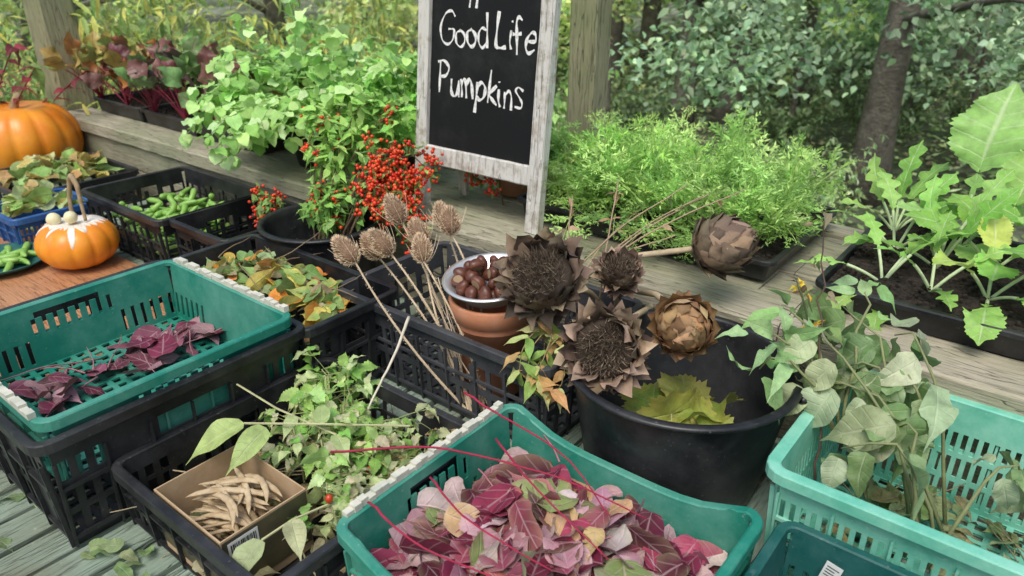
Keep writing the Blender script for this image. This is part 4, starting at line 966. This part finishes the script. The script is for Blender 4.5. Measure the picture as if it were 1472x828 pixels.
# ------------------------------------------------------------------ dried artichokes
def artichoke(c, ax, r, h, pal, label, opened, stempts):
    base = np.array(stempts[-1]); e = empty('dried_artichoke', tuple(base), label, 'dried artichoke', group='dried artichoke heads over black tub')
    c = np.array(c)-base; ax = nrm(np.array(ax, float)); u = nrm(np.cross(ax, [.3, .2, .9])); w_ = np.cross(ax, u)
    mh = MB(); n = 58 if not opened else 92
    i = np.arange(n); f = (i+.5)/n; ph = i*2.39996
    th = math.pi*(.88-.80*f) if not opened else math.pi*(.93-.53*f)
    od = np.cos(ph)[:, None]*u+np.sin(ph)[:, None]*w_
    surf = c+od*(np.sin(th)*r*.76)[:, None]+ax*(np.cos(th)*h*.5)[:, None]
    nn = nrm(od*np.sin(th)[:, None]+ax*np.cos(th)[:, None]); tang = nrm(ax-nn*np.sum(ax*nn, 1)[:, None])
    if opened:
        sp = R.random((n, 1))
        D = nrm(tang*.9+nn*(.18+.55*sp**2.5)+R.normal(0, .12, (n, 3))); Ls = r*R.uniform(.52, .78, n)
    else: D = nrm(tang+nn*.20+R.normal(0, .08, (n, 3))); Ls = r*(1.0-.40*f)*R.uniform(.88, 1.12, n)
    cc = pick(pal, n, .35)
    batch(mh, T_bract, surf-D*(Ls*.25)[:, None], D, nn+R.normal(0, .10 if not opened else .14, (n, 3)), Ls, Ls*(.86 if not opened else .74)*R.uniform(.8, 1.15, n), cc, fold=-.45 if not opened else R.uniform(-.7, -.1, n), curl=.14 if not opened else R.uniform(-.45, .25, n), wav=.09 if not opened else .17, C2=cc*(.55 if not opened else 1.3), ruf=0 if not opened else .03)
    mh.obj('bracts', M_vc, parent=e, smooth=True)
    mc = MB(); V = []; ng = 8; mg = 16
    for a_ in range(ng+1):
        t2 = math.pi*a_/ng
        for b_ in range(mg):
            g = 2*math.pi*b_/mg; V.append(c+(math.cos(g)*u+math.sin(g)*w_)*r*.68*math.sin(t2)+ax*h*.43*math.cos(t2)*(.35 if opened and t2 < 1.5 else 1))
    mc.add(V, [(a_*mg+b_, (a_+1)*mg+b_, (a_+1)*mg+(b_+1) % mg, a_*mg+(b_+1) % mg) for a_ in range(ng) for b_ in range(mg)], np.array(pal[0])*.3); mc.obj('core', M_vc, parent=e, smooth=True)
    if opened:
        mt = MB(); n = 1000; a_ = R.uniform(0, 6.28, n); q = np.sqrt(R.random(n))*r*.50
        P = c+(np.cos(a_)*q)[:, None]*u+(np.sin(a_)*q)[:, None]*w_+ax*h*.12
        D = nrm(ax+((np.cos(a_)*q)[:, None]*u+(np.sin(a_)*q)[:, None]*w_)/r*.5+R.normal(0, .40, (n, 3)))
        batch(mt, T_dia, P, D, R.normal(0, 1, (n, 3)), r*R.uniform(.18, .42, n), .0019, pick([(.16, .12, .08), (.30, .23, .16), (.08, .06, .042)], n), 0, 0, 0); mt.obj('thistle_centre', M_vc, parent=e)
    ms = MB(); q = np.array(stempts)-base; t_ = np.linspace(0, len(q)-1, 8*len(q)); p = np.stack([np.interp(t_, range(len(q)), q[:, k]) for k in range(3)], 1)
    ms.tube(p, .0080, 8, (.50, .40, .26)); ms.obj('stem', M_vc, parent=e, smooth=True)
DK = [(.14, .098, .068), (.23, .165, .115), (.08, .055, .04), (.32, .235, .165), (.18, .115, .075)]
DK2 = [(.18, .125, .085), (.28, .20, .14), (.11, .075, .052), (.38, .28, .20)]
LT = [(.46, .28, .135), (.56, .37, .19), (.36, .20, .09)]
MD = [(.26, .18, .12), (.34, .25, .17), (.17, .12, .082)]
artichoke((-.945, 1.305, 1.13), (.10, -.70, .75), .112, .15, DK, 'large dark brown dried artichoke with splayed bracts', True, [(-.95, 1.34, 1.10), (-.93, 1.5, 1.02), (-.90, 1.6, .9)])
artichoke((-.710, 1.215, 1.055), (.35, -.85, .45), .098, .14, DK2, 'dark dried artichoke with frayed thistle centre', True, [(-.73, 1.28, 1.06), (-.75, 1.42, 1.04), (-.8, 1.6, .98)])
artichoke((-.655, 1.665, 1.17), (.75, .1, .45), .090, .16, MD, 'dark brown closed dried artichoke on long stem', False, [(-.69, 1.65, 1.16), (-.78, 1.58, 1.145), (-.90, 1.50, 1.12), (-1.0, 1.45, 1.0)])
artichoke((-.60, 1.365, 1.085), (.55, -.55, .40), .081, .14, LT, 'light tan closed dried artichoke', False, [(-.64, 1.41, 1.09), (-.74, 1.5, 1.07), (-.86, 1.62, 1.0)])
artichoke((-.83, 1.47, 1.12), (.2, -.4, 1), .064, .10, DK2, 'small brown dried artichoke among bigger heads', True, [(-.83, 1.47, 1.10), (-.86, 1.52, 1.0), (-.90, 1.58, .9)])
for k in range(8):
    b_ = (-.98+R.uniform(-.05, .1), 1.5+R.uniform(-.05, .05), 1.0); tgx = np.array((-.80+R.normal(0, .12), 1.72+R.normal(0, .07), 1.22+R.normal(0, .05)))
    twig('dry_twig', [b_, tuple(np.array(b_)*.5+tgx*.5+np.array([0, 0, .03])), tuple(tgx)], .0028, 'thin dried brown twig behind the artichokes', (.42, .31, .20), 'twig', [(.34, .21, .12), (.44, .28, .17)] if k % 2 else [(.2, .36, .09), (.26, .4, .13)], .04, .4, T_ov3, M_leaf)
for k in range(5):
    b_ = (-.93+k*.02, 1.28, 1.0); twig('leafy_sprig', [(b_[0], 1.30, .92), b_, (b_[0]+R.normal(0, .02), 1.2, .98+R.uniform(-.06, .02)), (b_[0]+.02+R.normal(0, .02), 1.17, .93)], .002, 'sprig of green and coppery leaves at crate corner', (.3, .25, .1), 'leaf sprig', [(.22, .38, .08), (.50, .30, .12), (.40, .44, .18)], .07, .38, T_ov, M_leaf)

# vine leaves in tub
mb = MB()
P = [(-.60, 1.42, .87), (-.53, 1.40, .875), (-.60, 1.35, .86), (-.51, 1.34, .85), (-.67, 1.39, .84)]
n = len(P); D = rdir(n, up=.05); D[0] = (-.6, 1, .25); D[1] = (.6, 1, .2); D[2] = (-.5, -.8, 0); D[3] = (.8, -.5, 0); D[4] = (-1, 0, .1)
C = pick([(.24, .36, .06), (.18, .31, .05), (.32, .38, .08)], n); batch(mb, T_vine, P, D, rnorm(n, .30)+np.array([0, -.35, 0]), .19, .14, C, fold=.2, curl=.25, wav=.24, C2=(.34, .26, .06), ef=.8, ruf=.03)
for p_ in P: mb.tube([p_, (p_[0]*.7-.575*.3, p_[1]*.7+1.335*.3, .80), (-.575, 1.335, .75)], .0022, 5, (.35, .35, .12))
tag(mb.obj('vine_leaf_bunch', M_leaf, (-.56, 1.37, .75), smooth=True), 'bunch of yellow green vine leaves in black tub', 'vine leaves')

# ------------------------------------------------------------------ wilted plant in aqua basket
WP = [(.16, .26, .10), (.23, .33, .15), (.31, .39, .22), (.13, .21, .08), (.38, .43, .27)]
def wilt(name, base, tg, L, nl, label, arch=.12, asp=.60, pal=WP, sag=1.1, r=.0045, T=T_ov, start=3, col=(.24, .27, .12)):
    base = np.array(base); tg = np.array(tg)-base; e = empty(name, tuple(base), label, 'plant stem', group='wilted plant stems in aqua basket')
    n = nl; t_ = np.linspace(0, 1, n+1)[:, None]; p = tg*t_+np.array([0, 0, arch])*(4*t_*(1-t_))+R.normal(0, .006, (n+1, 3)); p[0] = 0
    ms = MB(); ms.tube(p, np.linspace(r, r*.35, n+1), 6, col); ms.obj('stem', M_vc, parent=e, smooth=True)
    A = Acc()
    for i in range(start, n+1):
        for sg in (-1, 1):
            t = nrm(p[i]-p[i-1]); side = nrm(np.cross(t, UP)+R.normal(0, .4, 3)); d = nrm(side*sg+t*.3-UP*sag+R.normal(0, .25, 3)); l = L*R.uniform(.6, 1.15)
            pet = p[i]+d*.02; A.a(pet, d, nrm(UP*.6+side*sg*.7+R.normal(0, .45, 3)-np.array([0, .5, 0])), l, l*asp*R.uniform(.8, 1.1), pick(pal, 1, .2)[0])
    ml = MB(); A.flush(ml, T, fold=.3, curl=.45, wav=.28, ruf=.02); ml.obj('leaves', M_leaf, parent=e, smooth=True)
lb = 'wilted grey green leafy stem drooping in aqua basket'
for tg, L, nl in (((-.38, 1.47, 1.10), .10, 6), ((-.34, 1.58, 1.13), .11, 6), ((-.22, 1.58, 1.10), .135, 6), ((-.33, 1.42, 1.02), .14, 5), ((-.19, 1.50, 1.05), .15, 5), ((-.15, 1.40, .99), .15, 5), ((-.22, 1.32, .95), .13, 5), ((.06, 1.52, .90), .11, 5), ((-.28, 1.48, 1.05), .13, 6)):
    wilt('wilted_stem', (R.uniform(-.12, .0), R.uniform(1.32, 1.48), .76), tg, L, nl, lb)
wilt('wilted_stem', (-.27, 1.38, .80), (-.39, 1.51, 1.36), .045, 14, 'thin dark upright stem with small leaves in aqua basket', .02, .4, [(.16, .24, .08), (.24, .2, .12)], .3, .0035, T_ov3, 5, (.12, .08, .06))
for k, tg in enumerate(((-.46, 1.42, 1.08), (-.42, 1.36, 1.05), (-.44, 1.52, 1.12), (-.30, 1.62, 1.18))):
    wilt('fresh_stem', (-.25, 1.42, .9), tg, .095, 6, 'fresh green stem with narrow leaves over basket edge', .08, .36, [(.20, .36, .13), (.28, .44, .2)], .25)
for z_ in (0, 1):
    twig('dry_flower', [(-.33, 1.5, 1.0), (-.40, 1.52+z_*.02, 1.15), (-.43, 1.55+z_*.03, 1.18-z_*.02)], .003, 'withered yellow and black flower head', (.1, .12, .05), 'dried flower', [(.70, .42, .03), (.08, .05, .02), (.75, .52, .05)], .038, .45, T_ov3, M_leaf)
A = Acc(); ms = MB(); mb = MB(); e = empty('red_foliage_plant', (-4.75, 1.35, T0), 'crimson leaved amaranth stems beside the large pumpkin', 'plant')
for k in range(26):
    p = stem((R.normal(0, .05), R.normal(0, .05), 0), (R.normal(0, .35)+.1, R.normal(0, .35)-.1, 1), R.uniform(.5, .85), .6, 9); ms.tube(p, .004, 4, (.22, .02, .04), cap=False); leafy(A, p, .11, .45, [(.22, .02, .04), (.30, .04, .07), (.14, .015, .03), (.15, .26, .05)], start=3)
A.flush(mb, T_ov3, fold=.2, curl=.3, wav=.2); ms.obj('stems', M_vc, parent=e); mb.obj('leaves', M_leaf, parent=e, smooth=True)

# ------------------------------------------------------------------ background
mb = MB(); xs = np.concatenate([np.linspace(-300, -22, 15), np.linspace(-20, 20, 61), np.linspace(22, 300, 15)]); V = []
def gh(x, y):
    d_ = math.hypot(x, y); return min(6, -.42+.10*math.sin(x*.6+1)*math.cos(y*.5)*min(1, d_/4)+(.05*max(0, y-10) if y > 10 else 0)*min(1, 30/max(30, d_)))
for y in xs:
    for x in xs: V.append((x, y, gh(x, y)))
m_ = len(xs); mb.add(V, [(i*m_+j, i*m_+j+1, (i+1)*m_+j+1, (i+1)*m_+j) for i in range(m_-1) for j in range(m_-1)])
g = mb.obj('ground', M_ground, st=False, smooth=True); g['kind'] = 'structure'; g['label'] = 'leaf strewn grassy ground'; g['category'] = 'ground'

def tree(x, y, r, lean, ht, crown, pal, nleaf, lsz, label, cr=2.0, zlo=.6, pw=1.2, hang=0):
    e = empty('tree', (x, y, -.45), label, 'tree', st=False, group='trees beyond the stall')
    mt = MB(); k = 12; t_ = np.linspace(0, 1, k+1); p = np.stack([lean[0]*t_**1.2+R.normal(0, .02, k+1), lean[1]*t_+R.normal(0, .02, k+1), ht*t_], 1); p[0] = (0, 0, 0)
    mt.tube(p, r*(1.25-.9*t_+.5*np.exp(-t_*14)), 12)
    limbs = []
    for j in range(9):
        i = R.integers(3, k); d = np.array([*R.normal(0, 1, 2), .5]); q = stem(p[i], d, R.uniform(.9, 1.9)*cr*.6, .3, 6, .12); mt.tube(q, np.linspace(r*.35, .015, 7), 6); limbs.append(q)
    mt.obj('trunk', M_bark, parent=e, smooth=True)
    mc = MB(); nc = crown; cen = []
    for j in range(nc):
        if j % 4 == 0: cen.append(limbs[j % 9][R.integers(2, 7)]+R.normal(0, .25, 3))
        else:
            a = R.uniform(0, 6.28); q = cr*math.sqrt(R.uniform(.05, 1)); cen.append(np.array([q*math.cos(a)+lean[0]*.6, q*math.sin(a), zlo+(ht*.95-zlo)*R.random()**pw]))
    va = math.atan2(-y, -x)
    for j in range(hang):   # low hanging branches either side of the trunk
        a = va+R.choice([-1, 1])*R.uniform(.45, 1.7); q = cr*R.uniform(.4, 1); cen.append(np.array([q*math.cos(a), q*math.sin(a), R.uniform(1.3, 2.1)]))
    cen = np.array(cen); nc = len(cen); per = nleaf//nc; P = np.repeat(cen, per, 0)+R.normal(0, .17*cr/2, (nc*per, 3))*np.array([1, 1, .7])
    sh = np.repeat(R.uniform(.6, 1.5, nc), per)[:, None]; C = pick(pal, nc*per, .3)*sh
    m2 = nc*per; D = rdir(m2); D[:, 2] = R.normal(-.5, .4, m2)
    batch(mc, T_far if lsz < .13 else T_dia, P, D, rnorm(m2, .5), lsz*R.uniform(.6, 1.3, m2), lsz*.66, C, fold=.2, curl=.1, wav=0); mc.obj('crown', M_far, parent=e)
BG = [(.12, .18, .11), (.165, .24, .15), (.085, .135, .08), (.21, .28, .17)]
YG = [(.21, .28, .11), (.28, .33, .14), (.15, .22, .09), (.32, .33, .15)]
tree(3.45, 6.92, .14, (.15, .2), 5.0, 50, BG, 7500, .085, 'dark trunked tree with blue green leaves', 2.3, 1.6, 1.2, 26)
tree(2.2, 9.66, .12, (.25, .3), 5.0, 36, YG, 3000, .10, 'slim tree with yellowing leaves', 1.9, 1.9, 1.2, 5)
tree(2.85, 9.9, .13, (.9, .2), 5.0, 36, BG, 3000, .10, 'leaning dark trunked tree', 2., 1.9, 1.2, 4)
tree(1.5, 11.5, .12, (.1, .3), 5.5, 40, YG, 3400, .12, 'slim tree with yellowing leaves', 2.3, 1.5, 1.4, 6)
tree(4.4, 11.4, .11, (-.2, .3), 5.5, 40, BG, 3400, .12, 'broad dark leaved tree', 2.4, 1.4, 1.4, 6)
tree(5.8, 7.6, .15, (-.1, .3), 5.0, 54, BG, 7500, .09, 'dark trunked tree with blue green leaves', 2.2, 1.0, 1.4, 18)
tree(5.9, 11.5, .2, (.1, .3), 5.5, 50, BG, 4500, .13, 'broad dark leaved tree', 2.8, .8, 1.4)
for (x, y) in ((-1, 14), (-4, 13), (-7.5, 12), (-10, 9.5), (4, 15), (8, 13.5), (9.5, 9.5), (1, 16.5), (-3.5, 18), (12, 15), (7, 18), (-9, 16), (2.6, 14.2)):
    tree(x, y, .16, (R.normal(0, .3), .2), 4.8, 52, YG if x < 3 else (BG if R.random() < .5 else YG), 4000, .17, 'leafy tree at the garden edge', 2.8, .2, 1.25)
def shrub(x, y, n, h, sp, pal, L, asp, label, T=T_lan, stc=(.3, .25, .1), r=.006, droop=1.2, nm='shrub', mat=M_leaf, k=10, opp=True):
    e = empty(nm, (x, y, -.42), label, 'shrub', st=False, group='garden shrubs behind the ledge'); ms = MB(); ml = MB(); A = Acc()
    for j in range(n):
        a = R.uniform(0, 6.28); q = R.uniform(0, sp*.4); p = stem((q*math.cos(a), q*math.sin(a), 0), (math.cos(a)*R.uniform(.05, sp*.45), math.sin(a)*R.uniform(.05, sp*.45), 1), h*R.uniform(.6, 1.15), droop*R.uniform(.4, 1.1), k, .05)
        ms.tube(p, np.linspace(r, r*.4, k+1), 4, stc, cap=False); leafy(A, p, L, asp, pal, start=3, sag=.5, opp=opp); leafy(A, p+R.normal(0, .03, p.shape), L, asp, pal, start=4, sag=.7, opp=opp)
    A.flush(ml, T, fold=.2, curl=.3, wav=.05); ms.obj('stems', M_vc, parent=e); ml.obj('leaves', mat, parent=e)
WG = [(.38, .46, .10), (.25, .38, .10), (.54, .54, .12), (.18, .30, .08)]
for (x, y) in ((-1.7, 5.6), (-2.5, 5.8), (-3.3, 6.2), (-1.0, 5.7), (-2.1, 6.6)):
    shrub(x, y, 32, 2.2, .9, WG, .17, .17, 'arching willowy shrub with narrow yellow green leaves', droop=1.6, r=.004, stc=(.36, .36, .14))
TB = [(.42, .28, .14), (.34, .34, .12), (.24, .36, .11)]
for (x, y) in ((-2.9, 5.2), (-3.9, 5.8)):
    shrub(x, y, 36, 1.5, .7, TB, .10, .35, 'tan and rust coloured seeding shrub', T_dia, (.3, .2, .1), r=.004)
GW = [(.24, .42, .12), (.34, .52, .17), (.17, .31, .09)]
for (x, y, h) in ((-5.2, 6.2, 1.5), (-6.2, 6.8, 1.6), (-4.6, 7.4, 1.5), (.2, 6.5, 1.3), (-.4, 5.0, 1.4), (-5.8, 5.6, 1.3), (-7.2, 6., 1.5), (-1.2, 4.9, 1.3), (-3.6, 5.0, 1.2)):
    shrub(x, y, 38, h, .8, GW, .105, .55, 'leafy green garden shrub', T_dia, r=.004)
PG = [(.36, .52, .25), (.44, .58, .31), (.25, .4, .16)]
for (x, y) in ((1.0, 5.2), (1.5, 6.1), (.6, 4.8), (2.3, 5.8)):
    shrub(x, y, 44, .8, .9, PG, .075, .35, 'pale feathery fern like weed', T_dia, r=.003)
DG = [(.14, .23, .10), (.20, .30, .13), (.10, .16, .07)]
for (x, y) in ((3.2, 8.8), (4.6, 9.2), (1.6, 9.2), (5.8, 9.0), (3.8, 12.2)):
    shrub(x, y, 36, .8, .9, DG, .10, .5, 'low dark green bush among the trees', T_dia, r=.004)
mb = MB(); n = 36000
x = R.uniform(-11, 12, n); y = R.uniform(3.6, 15, n); dens = np.sin(x*1.3+y*.7)*np.cos(x*.6-y*1.1)
h = np.abs(R.normal(0, .07, n))*(1.2+dens)+np.where(R.random(n) < .08, R.uniform(0, .35, n), 0)
gz = -.42+.10*np.sin(x*.6+1)*np.cos(y*.5)+.05*np.maximum(0, y-10)
C = pick([(.13, .21, .08), (.19, .26, .11), (.09, .13, .055), (.18, .16, .10), (.29, .36, .19)], n, .35)*(1+.45*dens[:, None])
batch(mb, T_dia, np.stack([x, y, gz+h], 1), rdir(n, up=.3), rnorm(n, .6), R.uniform(.04, .12, n), R.uniform(.02, .06, n), C, 0, 0, 0)
tag(mb.obj('undergrowth', M_far, (0, 8, -.4), st=False), 'low green and brown weeds covering garden ground', 'undergrowth', kind='stuff')
e = empty('wire_fence', (4, 8.6, -.4), 'low wire fence on wooden posts between trees', 'fence', st=False)
for k in range(6):
    mb = MB(); mb.tube([(-2.9+k*2.2, .14*k, -.1), (-2.9+k*2.2+R.normal(0, .02), .14*k, 1.25)], .03, 7, (.3, .26, .2)); mb.obj('fence_post', M_bark, parent=e)
mb = MB()
for z in np.linspace(.1, 1.15, 6): mb.tube([(-2.9, 0, z), (8.1, .7, z)], .0028, 4)
for xx in np.arange(-2.9, 8.1, .3): mb.tube([(xx, .0637*(xx+2.9), .1), (xx, .0637*(xx+2.9), 1.15)], .002, 3)
mb.obj('wire_mesh', M_wire, parent=e)

# ------------------------------------------------------------------ camera, light
cam = bpy.data.cameras.new('camera'); co = bpy.data.objects.new('camera', cam); COL.objects.link(co)
co.location = (0, 0, 1.85); co.rotation_euler = (math.radians(65), 0, 0); cam.lens = 1060/1472*36; cam.sensor_width = 36; cam.clip_end = 2000; cam.clip_start = .05
cam.dof.use_dof = True; cam.dof.focus_distance = 1.75; cam.dof.aperture_fstop = 4.0
scene.camera = co
w = bpy.data.worlds.new('World'); scene.world = w; w.use_nodes = True; nt = w.node_tree; nt.nodes.clear()
sk = nt.nodes.new('ShaderNodeTexSky'); sk.sky_type = 'NISHITA'; sk.sun_disc = False; sk.sun_elevation = math.radians(60); sk.sun_rotation = math.radians(200); sk.air_density = 1.4; sk.dust_density = 4
bg = nt.nodes.new('ShaderNodeBackground'); bg.inputs[1].default_value = .15; wo = nt.nodes.new('ShaderNodeOutputWorld')
nt.links.new(sk.outputs[0], bg.inputs[0]); nt.links.new(bg.outputs[0], wo.inputs[0])
sun = bpy.data.lights.new('sun', 'SUN'); sun.energy = 2.2; sun.angle = math.radians(30); sun.color = (1, .98, .94)
so = bpy.data.objects.new('sun', sun); COL.objects.link(so); so.rotation_euler = (math.radians(30), 0, math.radians(-20)); so.location = (0, 0, 10)
scene.view_settings.view_transform = 'Standard'; scene.view_settings.look = 'None'; scene.view_settings.exposure = 0
